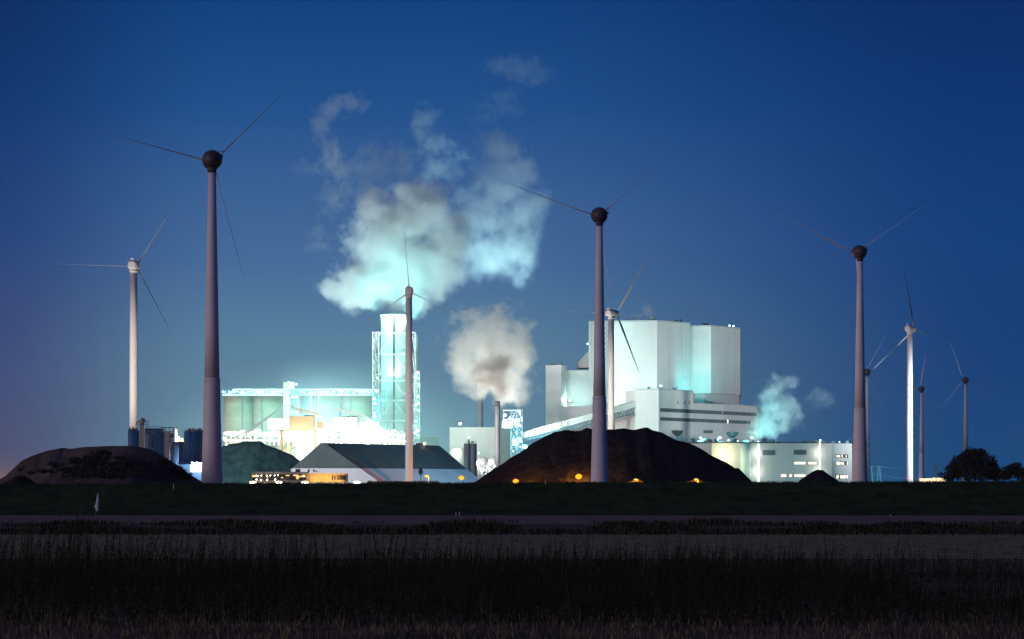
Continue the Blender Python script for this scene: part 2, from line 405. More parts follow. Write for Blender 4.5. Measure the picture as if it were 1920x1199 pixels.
# ================================================================ WIND TURBINES
def make_turbine(kind):
    near = kind == 'near'
    root = empty('wind_turbine', (0,0,0))
    t = MB()
    if near:
        H = 94.0
        t.lathe((0,0,0), [(3.15,-1),(3.12,0),(2.86,8),(2.62,16),(2.40,24),(2.26,32),(2.20,33.2)], 40); tw = t.build('tower', M_tower, root, True)
        f = MB(); f.lathe((0,0,0), [(2.2,33.0),(2.30,33.1),(2.30,33.7),(2.1,33.8)], 40); f.build('flange', M_tower, tw, True)
        t = MB(); t.lathe((0,0,0), [(2.08,33.7),(1.86,46),(1.62,60),(1.36,74),(1.06,90.7)], 40); t.build('tower', M_tower, root, True)
        nb = MB(); nb.lathe((0,0,0), [(1.1,90.4),(1.2,90.6),(1.3,91.3),(1.5,91.8)], 32); nb.build('yaw_collar', M_head, root, True)
        nb = MB(); nb.ball((0,.8,H), (2.78,3.6,2.78), 4)
        nc = nb.build('nacelle', M_head, root, True)
        q = MB(); q.beam((2.2,-.5,H+1.3),(2.2,-.5,H+2.6),.16); q.beam((1.8,-.5,H+2.3),(3.0,-.5,H+2.3),.12); q.ball((2.95,-.5,H+2.35),.22,1); q.ball((2.75,-.4,H+.9),(.35,.4,.5),1)
        q.build('wind_vane', M_dsteel, nc, True)
        hy, hr, bl, bm_ = 5.0, 1.7, 33.0, M_blade
        hp = [(0.01,-1.9),(1.1,-1.4),(1.7,-.2),(1.75,.8),(1.6,1.2)]
    else:
        H = 100.0
        t.lathe((0,0,0), [(2.0,-1),(1.95,0),(1.85,20),(1.78,45),(1.70,70),(1.58,97.2)], 40); tw = t.build('tower', M_wtower, root, True)
        f = MB(); f.lathe((0,0,0), [(1.55,96.8),(1.9,97.0),(1.95,97.9),(1.6,98.0)], 32); f.build('yaw_collar', M_wtower, root, True)
        nb = MB()
        prof = [(-3.6,1.2),(-3.4,1.75),(-2.2,2.05),(0,2.15),(2.2,2.1),(3.6,1.9)]
        rings = []
        for y, r in prof:
            ring = []
            for i in range(24):
                a = 2*math.pi*i/24; ca, sa = math.cos(a), math.sin(a)
                k = 1/ (abs(ca)**3.2 + abs(sa)**3.2)**(1/3.2)
                ring.append(nb.bm.verts.new((r*ca*k, y, H + r*sa*k*.98)))
            rings.append(ring)
        for k in range(len(rings)-1):
            for i in range(24):
                ff = nb.bm.faces.new((rings[k][i], rings[k][(i+1)%24], rings[k+1][(i+1)%24], rings[k+1][i])); ff.smooth = True
        nb.bm.faces.new(rings[0]); nb.bm.faces.new(rings[-1][::-1])
        bmesh.ops.recalc_face_normals(nb.bm, faces=nb.bm.faces)
        nc = nb.build('nacelle', M_wtower, root, True)
        q = MB(); q.box((0,-2.6,H+2.5), (1.4,1.0,.8)); q.beam((.6,-3,H+2),(.6,-3,H+3.3),.12); q.build('roof_vent', M_wtower, nc, True)
        hy, hr, bl, bm_ = 4.9, 1.6, 36.0, M_blade2
    hb = MB(); hb.ball((0,0,0), (hr, 1.7, hr), 3)
    hub = hb.build('rotor_hub', M_head if near else M_wtower, root, True); hub.location = (0, hy, H)
    for k in range(3):          # feathered blades: edge towards the wind, thin seen along the axis
        a = 2*math.pi*k/3; u = Vector((math.cos(a), 0, math.sin(a))); v = Vector((-math.sin(a), 0, math.cos(a))); w = Vector((0,1,0))
        bb = MB(); st = []
        for t_, ch, th in ((0,.9,.9),(.05,.9,.85),(.16,2.3,.42),(.3,2.1,.32),(.5,1.5,.24),(.7,1.05,.18),(.88,.65,.11),(.97,.4,.07),(1.0,.1,.03)):
            c = u*(hr*.8 + bl*t_); ring = []
            for i in range(10):
                q = 2*math.pi*i/10
                ring.append(bb.bm.verts.new(c + w*(math.cos(q)*ch/2 + ch*.15) + v*(math.sin(q)*th*.36*(1 if math.cos(q) > -.5 else .6))))
            st.append(ring)
        for r0, r1 in zip(st, st[1:]):
            for i in range(10):
                ff = bb.bm.faces.new((r0[i], r0[(i+1)%10], r1[(i+1)%10], r1[i])); ff.smooth = True
        bb.bm.faces.new(st[0]); bb.bm.faces.new(st[-1])
        bmesh.ops.recalc_face_normals(bb.bm, faces=bb.bm.faces)
        bb.build('blade', bm_, hub, True)
    return root
def copy_tree(o, parent=None):
    c = o.copy(); sc.collection.objects.link(c)
    if parent: c.parent = parent
    for ch in list(o.children): copy_tree(ch, c)
    return c
near0 = make_turbine('near'); white0 = make_turbine('white')
GT = 'wind turbines standing round the power plant'
TURB = [  # proto, px, hub row, hub height, yaw, blade angle, label
    (near0, 397.5, 300, 94, 5, 165, 'tallest wind turbine, dark round head, left of the plant by the blue silos'),
    (near0, 1124, 404, 94, 5, 160, 'dark-headed wind turbine standing in front of the big coal heap'),
    (near0, 1612.5, 473, 94, 8, 155, 'dark-headed wind turbine at the right end of the long low hall'),
    (near0, 1728, 730, 94, 10, 80, 'small far wind turbine with pinkish tower, just right of the white one'),
    (near0, 1810.5, 713, 94, 10, 110, 'small far wind turbine rising from behind the round bush'),
    (near0, 1626, 698, 94, 10, 60, 'far pale wind turbine half hidden behind the dark-headed tower'),
    (white0, 250.5, 498, 100, -4, 58, 'white straight wind turbine rising behind the blue silos at the left'),
    (white0, 767, 546, 100, 0, 95, 'slim wind turbine in front of the lit chimney below the big steam cloud'),
    (white0, 1146, 588, 100, -38, 55, 'cream lit wind turbine in front of the boiler house wall'),
    (white0, 1706, 617, 100, -38, 100, 'white wind turbine standing free in the dark sky at the right'),
]
first = {}
for proto, px, py, H, yaw, ba, lab in TURB:
    o = proto if proto.name not in first else copy_tree(proto)
    first[proto.name] = 1
    d = (H-ZC)*F/(YH-py)
    o.location = (XX(px, d), d, 0); o.rotation_euler = (0, 0, R(yaw))
    tag(o, lab, 'wind turbine', GT)
    for ch in o.children:
        if ch.name.startswith('rotor_hub'): ch.rotation_euler = (0, -R(ba), 0)

# ================================================================ HEAPS
def heap(name, sil, d, m, label, cat, slope=.62, plateau=0, seed=0, rough=1.0, extend=None, yaw=0):
    """a heap whose ridge follows the (px, row) outline at distance d; slopes fall away front and back"""
    pts = [(XX(px, d), max(HH(py, d), -.5)) for px, py in sil]
    x0, x1 = pts[0][0], pts[-1][0]; nx = 170
    def hz(x):
        for (a, ha), (c, hc) in zip(pts, pts[1:]):
            if a <= x <= c: return ha + (hc-ha)*(x-a)/max(c-a, 1e-6)
        return -.5
    b = MB(); hm = max(h for _, h in pts); half = hm/slope + plateau; ny = 44; grid = []
    for i in range(nx+1):
        x = x0 + (x1-x0)*i/nx; h = hz(x); row = []
        for j in range(ny+1):
            yy = (j/ny*2-1)*half
            a = max(0, abs(yy)-plateau)
            z = h - a*slope
            nv = noise.fractal(Vector((x*.07+seed, yy*.07, 1.3)), 1.0, 2.1, 5)
            z += (nv + .5*noise.fractal(Vector((x*.28+seed, yy*.10, 7.7)), 1.0, 2.1, 4))*rough*1.25*min(1, max(0, h)/6)*min(1, .22+a/5)
            row.append(b.bm.verts.new((x, d + yy + 4*noise.noise(Vector((x*.02, seed, 0))), max(z, -.6))))
        grid.append(row)
    for i in range(nx):
        for j in range(ny):
            vs = (grid[i][j], grid[i+1][j], grid[i+1][j+1], grid[i][j+1])
            if max(v.co.z for v in vs) <= -.59: continue
            f = b.bm.faces.new(vs); f.smooth = True
    bmesh.ops.delete(b.bm, geom=[v for v in b.bm.verts if not v.link_faces], context='VERTS')
    return tag(b.build(name, m), label, cat), hz
heap('coal_pile', [(880,912),(905,893),(925,880),(940,871),(958,858),(975,849),(1000,830),(1022,819),(1040,811),(1060,806),(1075,808),(1090,807.5),(1100,802),(1112,806),(1150,806),(1170,803),(1190,806.5),(1205,803),(1214,802),(1222,807),(1240,812),(1255,820),(1268,826),(1284,829),(1300,835),(1316,843),(1330,853),(1345,860),(1360,866),(1372,873),(1378,878),(1384,877),(1393,886),(1405,898),(1418,912)],
     1000, M_coal, 'huge black coal heap behind the dike, in front of the boiler house', 'coal heap', seed=3, rough=.9)
heap('coal_pile', [(1490,910),(1501,900),(1512,893),(1522,886),(1530,882),(1537,880.5),(1544,882),(1552,888),(1562,895),(1571,901),(1583,910)],
     1010, M_coal, 'small pointed dark heap in front of the low lit hall', 'coal heap', seed=9, rough=.4)
heap('ore_pile', [(372,905),(385,880),(400,850),(418,837),(430,833),(447,831),(455,828),(470,827.5),(482,827),(490,829),(500,835),(512,839),(522,842),(534,848),(548,853),(566,868),(590,885),(620,905)],
     1320, M_coal2, 'dark green grey heap between the tallest turbine and the pointed storage shed', 'heap', seed=5, rough=.7)
mound, mz = heap('spoil_mound', [(-90,915),(-40,909),(-10,902),(2,898),(12,893),(28,878),(45,863),(60,856),(75,850),(92,845),(110,842),(115,840),(121,842.5),(150,840),(180,838.5),(210,837),(235,836.5),(250,837),(262,838.5),(275,842),(290,849),(305,857),(320,866),(333,874),(345,883),(360,894),(372,901),(384,910)],
     640, M_sand, 'broad flat-topped sandy mound with dark scrub at the far left', 'mound', slope=.5, plateau=4, seed=12, rough=.8)
heap('soil_heap', [(-5,912),(14,903),(26,895),(36,892),(46,893),(58,900),(72,910)], 560, M_coal, 'small dark heap at the foot of the sandy mound', 'heap', seed=14, rough=.3)
# scrub growing on the mound
def leafy(b, c, r, cnt, size):
    for _ in range(cnt):
        v = Vector((random.gauss(0,1), random.gauss(0,1), random.gauss(0,1))).normalized()*(random.random()**.4)
        p = Vector(c) + Vector((v.x*r[0], v.y*r[1], v.z*r[2]))
        a = Vector((random.gauss(0,1), random.gauss(0,1), random.gauss(0,1))).normalized()*size*random.uniform(.6,1.3)
        q = a.cross(Vector((random.gauss(0,1), random.gauss(0,1), random.gauss(0,1)))).normalized()*size*.6
        b.bm.faces.new([b.bm.verts.new(w) for w in (p-a, p+q, p+a, p-q)])
b = MB()
def mound_pt(px, py):      # point on the mound's front slope seen at that place
    for k in range(200):
        y = 590 + k*.25*1.1
        x = XX(px, y); z = HH(py, y); h = mz(x/y*640) - max(0, abs(y-640)-4)*.5
        if z <= h: return Vector((x, y, z))
    return None
rs = random.Random(4)
cent = [(175,862,26,8),(195,850,10,4),(140,866,10,5),(225,862,8,4),(235,870,10,4),(97,871,4,3),(42,882,4,2.5),(57,888,3,2),(120,880,14,3),(190,880,40,9),(255,885,18,7),(300,872,14,8),(215,876,22,8),(330,884,18,6),(265,866,5,3),(160,876,18,5),(345,893,16,5),(180,893,60,5),(80,884,12,2)]
for cx, cy_, rx, ry in cent:
    for _ in range(int(rx*ry*.55)+3):
        px = rs.gauss(cx, rx*.5); py = rs.gauss(cy_, ry*.5); q = mound_pt(px, py)
        if q: leafy(b, q + Vector((0,-.2,.15)), (.9,.9,.5), 9, .35)
tag(b.build('scrub', M_leaf), kind='stuff')

# ================================================================ BUILDINGS
def pd(px, d): return (XX(px, d), d)
def hall(root, name, m, foot, z0, z1):
    b = MB(); b.prism([pd(px, d) for px, d in foot], z0, z1); return b.build(name, m, root)
def wallq(b, a, c, za0, za1, proud=.25, zc0=None, zc1=None):
    """a thin panel proud of the wall line a->c (each (px, d)), rows given as heights"""
    A = Vector((*pd(*a), 0)); C = Vector((*pd(*c), 0)); t = (C-A).normalized(); nrm = Vector((t.y, -t.x, 0))
    if nrm.y > 0: nrm = -nrm
    zc0 = za0 if zc0 is None else zc0; zc1 = za1 if zc1 is None else zc1
    p = [A+nrm*proud, C+nrm*proud, C-nrm*.05, A-nrm*.05]
    b.prism([(v.x, v.y) for v in p], [za0, zc0, zc0, za0], [za1, zc1, zc1, za1])
def lerpd(a, c, px):
    """distance at px on the wall from a to c (perspective-correct)"""
    (p0, d0), (p1, d1) = a, c; t = (px-p0)/(p1-p0); return 1/((1-t)/d0 + t/d1)

# ---- boiler house complex
BH = empty('boiler_house', (XX(1250,1750), 1750, 0))
tag(BH, 'huge white windowless boiler house of stepped blocks, tallest building of the plant', 'power plant')
H1 = HH(603,1800)
blk = [(1104,1809),(1232,1800),(1294,1829),(1300,1900),(1110,1915)]
hall(BH, 'boiler_block', M_clad, blk, 0, H1)
b = MB(); 
for a, c in ((blk[0],blk[1]),(blk[1],blk[2])): wallq(b, a, c, H1-.2, H1+1.0, .35)
b.build('parapet', M_clad2, BH)
b = MB()
for px in (1253.5, 1277):
    dd = lerpd(blk[1], blk[2], px); wallq(b, (px-.35,lerpd(blk[1],blk[2],px-.35)), (px+.35,lerpd(blk[1],blk[2],px+.35)), 0, H1-.5, .3)
b.build('panel_joint', M_clad2, BH)
H2 = HH(612.5,1835); z2 = HH(738,1835)
blk2 = [(1290,1838),(1333,1834),(1388,1863),(1390,1930),(1300,1930)]
hall(BH, 'flue_block', M_clad, blk2, z2, H2)
hall(BH, 'flue_block_base', M_clad2, [(1299,1846),(1321,1843),(1386,1868),(1388,1930),(1302,1930)], 0, z2)
b = MB(); wallq(b, (1376.5,lerpd(blk2[1],blk2[2],1376.5)), (1377.1,lerpd(blk2[1],blk2[2],1377.1)), z2, H2, .3)
for a, c in ((blk2[0],blk2[1]),(blk2[1],blk2[2])): wallq(b, a, c, H2-.2, H2+.9, .35)
b.build('parapet', M_clad2, BH)
hall(BH, 'lift_block', M_clad, [(1023,1791),(1052.5,1786),(1061.5,1800),(1063,1830),(1026,1835)], 0, HH(685,1788))
hall(BH, 'bunker_block', M_clad, [(1060,1816),(1106,1812),(1106,1880),(1062,1880)], 0, HH(695,1815))
hall(BH, 'annex_block', M_clad, [(1048,1778),(1108,1775),(1150,1778),(1150,1800),(1050,1800)], 0, HH(762.5,1777))
# sloping chute housing against the left wall
b = MB(); a = [P(1084,690,1830), P(1084,679,1830), P(1105,657,1830), P(1105,690,1830)]
v0 = [b.bm.verts.new(p) for p in a]; v1 = [b.bm.verts.new(p+Vector((0,25,0))) for p in a]
b.bm.faces.new(v0[::-1]); b.bm.faces.new(v1)
for i in range(4): b.bm.faces.new((v0[i], v0[(i+1)%4], v1[(i+1)%4], v1[i]))
bmesh.ops.recalc_face_normals(b.bm, faces=b.bm.faces); b.build('chute_housing', M_clad, BH)
# turbine hall in front
K = [(1190.5,1655),(1235,1650),(1299,lerpd((1235,1650),(1420,1763),1299))]; HK = HH(731,1650)
hall(BH, 'turbine_hall_head', M_clad, K+[(1303,1740),(1195,1740)], 0, HK)
hall(BH, 'side_annex', M_clad, [(1153,1700),(1191,1698),(1192,1780),(1153,1780)], 0, HH(775,1699))
hall(BH, 'stair_block', M_clad, [(1172.5,1676),(1191,1674),(1192,1730),(1173,1730)], HH(775,1675), HH(733,1675))
KR = (1420,1763); HR_ = HH(758,1690)
hall(BH, 'turbine_hall', M_clad2, [(1298.9,K[2][1]+.05),KR,(1430,1860),(1303,1850)], 0, HR_)
b = MB(); kk = (1235,1650)
def kz(px, py): return HH(py, lerpd(kk, KR, px))
for (pa, pb, y0, y1) in ((1238,1419,765.5,772.5),(1238,1407,782.5,789)):
    da, db = lerpd(kk, KR, pa), lerpd(kk, KR, pb)
    z1 = HH(y0, da); z0 = HH(y1, da)
    wallq(b, (pa,da), (pb,db), z0, z1, .3)
b.build('louvre_band', M_band, BH)
b = MB()
for px in (1270.5, 1283.5, 1292):
    dd = lerpd(kk, KR, px); wallq(b, (px-.7,dd), (px+.7,dd+.4), HH(758,dd), HH(752.5,dd), .3)
split(b, 'slit_window', M_band, BH)
b = MB(); wallq(b, (1319,lerpd(kk,KR,1319)), (1336,lerpd(kk,KR,1336)), HH(812.5,1700), HH(807,1700), .35); b.build('louvre', M_band, BH)
b = MB(); wallq(b, (1182,1699.3),(1190,1699), HH(804,1699), HH(800,1699), .35); b.build('louvre', M_band, BH)
b = MB(); d_ = lerpd(kk,KR,1363); wallq(b, (1362,d_),(1364.6,d_+1), HH(794,d_), HH(787.5,d_), .6); b.build('lit_window', E_win, BH)
b = MB()
for a, c in ((K[0],K[1]),(K[1],K[2])): wallq(b, a, c, HK-.2, HK+.8, .3)
wallq(b, (1299.5,K[2][1]+.3), KR, HR_-.2, HR_+.8, .3); b.build('parapet', M_clad2, BH)
# roof kit
b = MB(); rr = random.Random(2)
for px, py, d, w, h in ((1222,603,1802,9,6),(1228,603,1808,4,8),(1268,606,1830,8,4),(1278,606,1836,5,6),(1322,612,1846,6,7),(1328,612,1846,3,5),(1190,604,1815,3,3),(1036,686,1796,6,4),(1054,685,1796,3,8),(1040,686,1796,2,6),(1217,730,1665,5,2.5),(1266,732,1690,3,3),(1262,732,1690,2,5),(1270,733,1690,1,5),(1175,604,1815,10,2)):
    z = HH(py,d); b.box((XX(px,d), d+4, z+h*.25), (w*.4*1, 3, h*.5+.6))
for k in range(30):
    px = rr.uniform(1335,1395); d = lerpd(kk,KR,px)+6; h = rr.uniform(.4,2.2); b.box((XX(px,d), d, HR_+h/2), (rr.uniform(.3,2.2), 1, h))
for px0, d, py in ((1029,1792,685.5),):
    for k in range(8): b.beam((XX(px0+k*3,d), d, HH(py,d)), (XX(px0+k*3,d), d, HH(py-4,d)), .25)
    b.beam(P(px0,py-4,d), P(px0+24,py-4,d), .25)
split(b, 'roof_equipment', M_gsteel, BH)
# lattice lift shaft on the wall
b = MB(); d = 1797; 
for px in (1132.5, 1140.5):
    for dd in (d, d-3.2): b.beam((XX(px,dd), dd, HH(762,d)), (XX(px,dd), dd, HH(605,d)), .45)
rows = 16; 
for k in range(rows):
    ya, yb_ = 605 + 157*k/rows, 605 + 157*(k+1)/rows; ym = (ya+yb_)/2
    b.beam(P(1132.5,ya,d-3.2), P(1140.5,ym,d-3.2), .4); b.beam(P(1140.5,ym,d-3.2), P(1132.5,yb_,d-3.2), .4)
    b.beam(P(1132.5,yb_,d-3.2), P(1140.5,yb_,d-3.2), .3)
b.build('lattice_shaft', M_gsteel, BH)
for px, py, d in ((1102,645,1806),(1239,724,1672),(1368,611,1858),(1069,752,1808),(1375,612,1860)):
    lamp(px, py, d, E_teal, 3.0 if px != 1069 else 4, BH)
lamp(1355,774,1712,E_win,1.6,BH)
spot('wall_washer', P(1239,727,1668), P(1239,660,1795), 2.2e5, TEAL, 50, .8, parent=BH)
point('wall_light', P(1068,750,1800), 1.0e4, COOL, 1.5, parent=BH)
spot('wall_washer', P(1056,755,1800), P(1056,690,1795), 5e4, TEAL, 90, 1, parent=BH)
for k, py in enumerate((615,640,668,700,738,752)):    # lamps on the lattice shaft washing the wall beside it
    spot('wall_washer', P(1144,py,1790), P(1175,py+2,1806), 8e3 if k > 3 else 4.5e3, COOL, 120, 1, parent=BH)
point('wall_light', P(1178,748,1780), 1.0e4, COOL, 1, parent=BH)

# ---- coal conveyor
CV = empty('conveyor_gantry', (XX(1085,1620), 1620, 0))
tag(CV, 'long white covered conveyor climbing over the coal heap to the boiler house', 'conveyor')
A0, A1 = (981,816,1600), (1189,758.5,1656)
def cvp(t, off, dy=0):
    px = A0[0]+(A1[0]-A0[0])*t; py = A0[1]+(A1[1]-A0[1])*t; d = A0[2]+(A1[2]-A0[2])*t
    return P(px, py+off, d) + Vector((0,dy,0))
b = MB(); segs = [0,.09,.30,.33,.55,.57,.78,.80,.94,1.0]
for k, (t0, t1) in enumerate(zip(segs, segs[1:])):
    b.beam(cvp(t0,0), cvp(t1,0), 3.4, 3.7 + (.5 if k%2 else 0))
b.build('gallery', M_whouse, CV)
b = MB()
for s_ in (-1.7, 1.7):
    b.beam(cvp(0,7,s_), cvp(1,7,s_), .35); b.beam(cvp(0,12 if False else 11,s_), cvp(1,17,s_), .6)
    n = 34
    for k in range(n):
        t0, t1 = k/n, (k+1)/n; tm = (t0+t1)/2
        lo = lambda t: 11 + 6*t
        b.beam(cvp(t0,6,s_), cvp(tm,lo(tm),s_), .3); b.beam(cvp(tm,lo(tm),s_), cvp(t1,6,s_), .3)
b.build('truss', M_gsteel, CV)
b = MB()
for t in (.18,.45,.72):
    for s_ in (-1.6,1.6): q = cvp(t,12,s_); b.beam(q, (q.x-2, q.y, 0), .7); b.beam(q, (q.x+3, q.y, 0), .7)
b.build('trestle', M_gsteel, CV)
lamp(1058,794,1610,E_cool,7,CV); lamp(1046,797,1608,E_cool,4,CV)
point('lamp_light', P(1058,790,1604), 2.5e4, COOL, 1, parent=CV)
for px, py in ((1010,808),(1090,788),(1150,770),(1175,764)): point('lamp_light', P(px,py-2,1600), 6e3, COOL, 1, parent=CV)

# ---- transfer tower left of the conveyor
TT = empty('transfer_tower', (XX(962,1590), 1590, 0)); tag(TT, 'open steel lattice tower with white cabin at the low end of the conveyor', 'lattice tower')
def lattice(b, pxs, rows_, d, dep, w, x=True):
    for i, px in enumerate(pxs):
        for dd in (d, d+dep): b.beam((XX(px,dd), dd, max(0,HH(rows_[-1],d))), (XX(px,dd), dd, HH(rows_[0],d)), w)
    for r in rows_:
        z = max(0, HH(r, d))
        b.beam((XX(pxs[0],d), d, z), (XX(pxs[-1],d), d, z), w*.8); b.beam((XX(pxs[0],d+dep), d+dep, z), (XX(pxs[-1],d+dep), d+dep, z), w*.8)
        for px in (pxs[0], pxs[-1]): b.beam((XX(px,d), d, z), (XX(px,d+dep), d+dep, z), w*.8)
    for r0, r1 in zip(rows_, rows_[1:]):
        z0, z1 = max(0, HH(r0,d)), max(0, HH(r1,d))
        for i in range(len(pxs)-1):
            xa, xb = XX(pxs[i],d), XX(pxs[i+1],d)
            b.beam((xa,d,z0), (xb,d,z1), w*.7)
            if x: b.beam((xb,d,z0), (xa,d,z1), w*.7)
            b.beam((xa,d+dep,z0), (xb,d+dep,z1), w*.6)
b = MB(); lattice(b, [958,969,979], [769,786,800,812,826,840,855,870,885,905], 1590, 9, .45); b.build('frame', M_gsteel, TT)
b = MB(); b.beam(P(944,770,1592), P(979,769,1592), .5); b.beam(P(944,788,1592), P(968,786,1592), .6); b.beam(P(944,770,1592), P(944,800,1592), .4); b.beam(P(960,786,1592), P(968,771,1592), .4); b.beam(P(971,769,1590), P(979,784,1590), .6); b.beam(P(974,769,1590), P(979,790,1590), .6); b.build('jib', M_steel, TT)
b = MB(); b.box(P(951,797,1588), (6.6,6,4.2)); cb = b.build('cabin', M_whouse, TT)
b = MB(); b.box(P(947.5,794.5,1584.6), (1.5,.3,.8)); b.box(P(951,797,1584.6), (1.0,.3,1.2)); split(b, 'window', M_band, cb)
b = MB(); b.box(P(968,795,1593), (5,4,4.6)); b.box(P(966,830,1594), (4,4,5)); b.box(P(973,825,1594), (3,4,3)); split(b, 'machine_box', M_steel, TT)
for px, py, m, s_ in ((947,779,E_cool,5),(956,784,E_warm,3),(966,792,E_cool,2.5),(975,798,E_cool,2.5),(963,826,E_teal,5),(973,787,E_cool,1.8),(962,846,E_teal,2),(976,838,E_teal,2)): lamp(px, py, 1586, m, s_, TT)
point('lamp_light', P(952,786,1578), 2.2e4, CREAM, 1, parent=TT); point('lamp_light', P(966,826,1580), 1.6e4, TEAL, 1, parent=TT)

# ---- long low hall (right)
LH = empty('service_hall', (XX(1440,1500), 1500, 0)); tag(LH, 'long low flat-roofed hall with lit stairwells and office windows, right of the boiler house', 'industrial hall')
LA, LB, LC, LD = (1278,1530),(1333.5,1500),(1560,1512),(1597,1516)
zL = HH(830.5,1500)
hall(LH, 'hall_body', M_clad2, [LA,LB,LC,(1562,1560),(1285,1570)], 0, zL)
hall(LH, 'office_wing', M_clad2, [(1560.4,1514),LD,(1598,1560),(1562,1560)], 0, HH(832,1515))
b = MB(); 
for a, c in ((LA,LB),(LB,LC)): wallq(b, a, c, zL-.2, zL+.5, .3)
wallq(b, (1333.2,1500),(1334,1500), 0, zL, .4); b.build('parapet', M_dsteel, LH)
def lh(px): return lerpd(LB, LC, px) if px < 1560 else lerpd((1560.4,1514), LD, px)
def lwin(name, m, x0, x1, y0, y1, pr=.3):
    b = MB(); d0, d1 = lh(x0), lh(x1); wallq(b, (x0,d0), (x1,d1), HH(y1,d0), HH(y0,d0), pr); return b.build(name, m, LH)
for x0, x1, y0, y1 in ((1429.6,1453,844.5,853.8),(1488,1512,844,853)): lwin('louvre', M_band, x0, x1, y0, y1)
for x0, x1, y0, y1 in ((1489,1510.5,866,871.5),(1515.5,1531,866,871.5),(1464,1474.5,889.5,895),(1479.5,1485,889.5,895),(1489,1510.5,889.5,895)):
    f = lwin('window', E_win, x0, x1, y0, y1)
    b = MB()
    k = max(2, int((x1-x0)/3)); 
    for i in range(k+1):
        px = x0+(x1-x0)*i/k; dd = lh(px)-.45; b.beam(P(px,y1,dd), P(px,y0,dd), .16)
    b.beam(P(x0,y0,lh(x0)-.45), P(x1,y0,lh(x1)-.45), .2); b.beam(P(x0,y1,lh(x0)-.45), P(x1,y1,lh(x1)-.45), .2)
    b.build('window_frame', M_dsteel, f)
rr = random.Random(11)
for y0, y1, pr_ in ((852.8,858.4,.55),(866,872,.75),(890.5,898,.95)):
    n = 9
    b = MB(); wallq(b, (1567.3,lh(1567.3)), (1590.2,lh(1590.2)), HH(y1+.4,1515), HH(y0-.4,1515), .2); w0 = b.build('window', M_glass, LH)
    b = MB()
    for i in range(n):
        if rr.random() < pr_:
            xa = 1568+22*i/n+.25; xb = 1568+22*(i+1)/n-.25; wallq(b, (xa,lh(xa)), (xb,lh(xb)), HH(y1,1515)+rr.uniform(0,.4), HH(y0,1515)-rr.uniform(0,.5), .3)
    b.build('lit_pane', E_win, w0)
for px, w, y0, y1 in ((1422.5,3.6,833,903),(1537.3,3.6,827,903)):
    b = MB(); d0 = lh(px)-.9; 
    for s_ in (-1,1): b.beam((XX(px+s_*w/2,d0), d0, 0), (XX(px+s_*w/2,d0), d0, HH(y0,d0)), .18)
    n = int((y1-y0)/5)
    for k in range(n): 
        z = HH(y0+(y1-y0)*k/n, d0); b.box((XX(px,d0), d0+.1, z), (w/F*d0, .7, .12))
    b.build('stair_frame', M_steel, LH)
    b = MB(); rng = int((y1-y0)/4)
    wallq(b, (px-w*.36,lh(px)), (px+w*.36,lh(px)), 0, HH(y0,d0), .35); b.build('stairwell_glazing', E_strip, LH)
    point('lamp_light', P(px,850,d0-3), 1300, CREAM, 1, parent=LH); point('lamp_light', P(px,885,d0-3), 1300, CREAM, 1, parent=LH)
for py in (843,855,867):    # bulkhead lamps making the yellow wall patch
    point('lamp_light', P(1362,py,1494), 3200, (1.0,.88,.42), .5, parent=LH)
    b = MB(); b.box(P(1362,py,1499.6), (1.2,.8,.5)); b.build('bulkhead_lamp', E_win, LH)
# curved bay in pale teal, right of the yellow lamplit wall
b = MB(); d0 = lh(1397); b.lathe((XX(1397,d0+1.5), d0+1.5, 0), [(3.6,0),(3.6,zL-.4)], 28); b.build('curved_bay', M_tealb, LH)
# roof kit on the hall
b = MB(); rr = random.Random(5)
for k in range(40):
    px = rr.uniform(1297,1460) if k < 30 else rr.uniform(1500,1592); d = 1520+rr.uniform(0,20); h = rr.uniform(.5,2.6); w = rr.uniform(.8,3.5)
    b.box((XX(px,d), d, zL+h/2), (w, 2, h))
for px in (1299,1432,1378,1343): b.tube((XX(px,1525),1525,zL), (XX(px,1525),1525,zL+3.0), 1.3, 1.3, 16)
for px in (1445,1450,1458,1497,1563,1574,1592,1388,1393): b.beam((XX(px,1520),1520,zL), (XX(px,1520),1520,zL+2.6), .18)
b.ball((XX(1322,1528),1528,zL+1.6), (3.2,2,1.8), 2)
split(b, 'roof_equipment', M_gsteel, LH)
b = MB(); b.box((XX(1324,1515),1515,zL+.9), (3.5,2,1.6)); b.build('roof_unit', M_orange, LH)
for px, py, s_ in ((1313.5,821.5,4),(1350,821,5),(1410,821,5),(1366,826,2.5),(1574,829,1.6),(1538,826,3),(1422,828,2),(1383,827,1.5)): lamp(px, py, 1518, E_teal, s_, LH)
for px, pw in ((1313.5,9e3),(1350,1.1e4),(1410,1.4e4)):
    spot('roof_floodlight', P(px,822,1520), P(px+4,770,1640), pw*6, TEAL, 70, .8, parent=LH)
# funnel-shaped hoods standing on the roof
for i, (px, dire) in enumerate(((1270,0),(1373,1))):
    hd = empty('funnel_hood', (XX(px,1560), 1560, zL))
    tag(hd, ('dark flared hood on a stem at the upper edge of the coal heap' if i == 0 else 'dark flared hood lit teal from below above the low hall roof'), 'hood', 'flared hoods above the low hall')
    b = MB(); zt = HH(811 if i else 807.5,1560)
    b.lathe((XX(px,1560),1560,0), [(1.2,zt-3.6),(3.6,zt-1.5),(3.9,zt-.5),(3.9,zt)], 24); b.build('funnel', M_dsteel, hd)
    b = MB(); b.tube((XX(px,1560),1560,zL-8), (XX(px,1560),1560,zt-3.4), .8); b.beam((XX(px,1560)-2.2,1560,zL-2), (XX(px,1560)-.5,1560,zt-3), .3); b.beam((XX(px,1560)+2.2,1560,zL-2), (XX(px,1560)+.5,1560,zt-3), .3); b.build('stem', M_gsteel, hd)

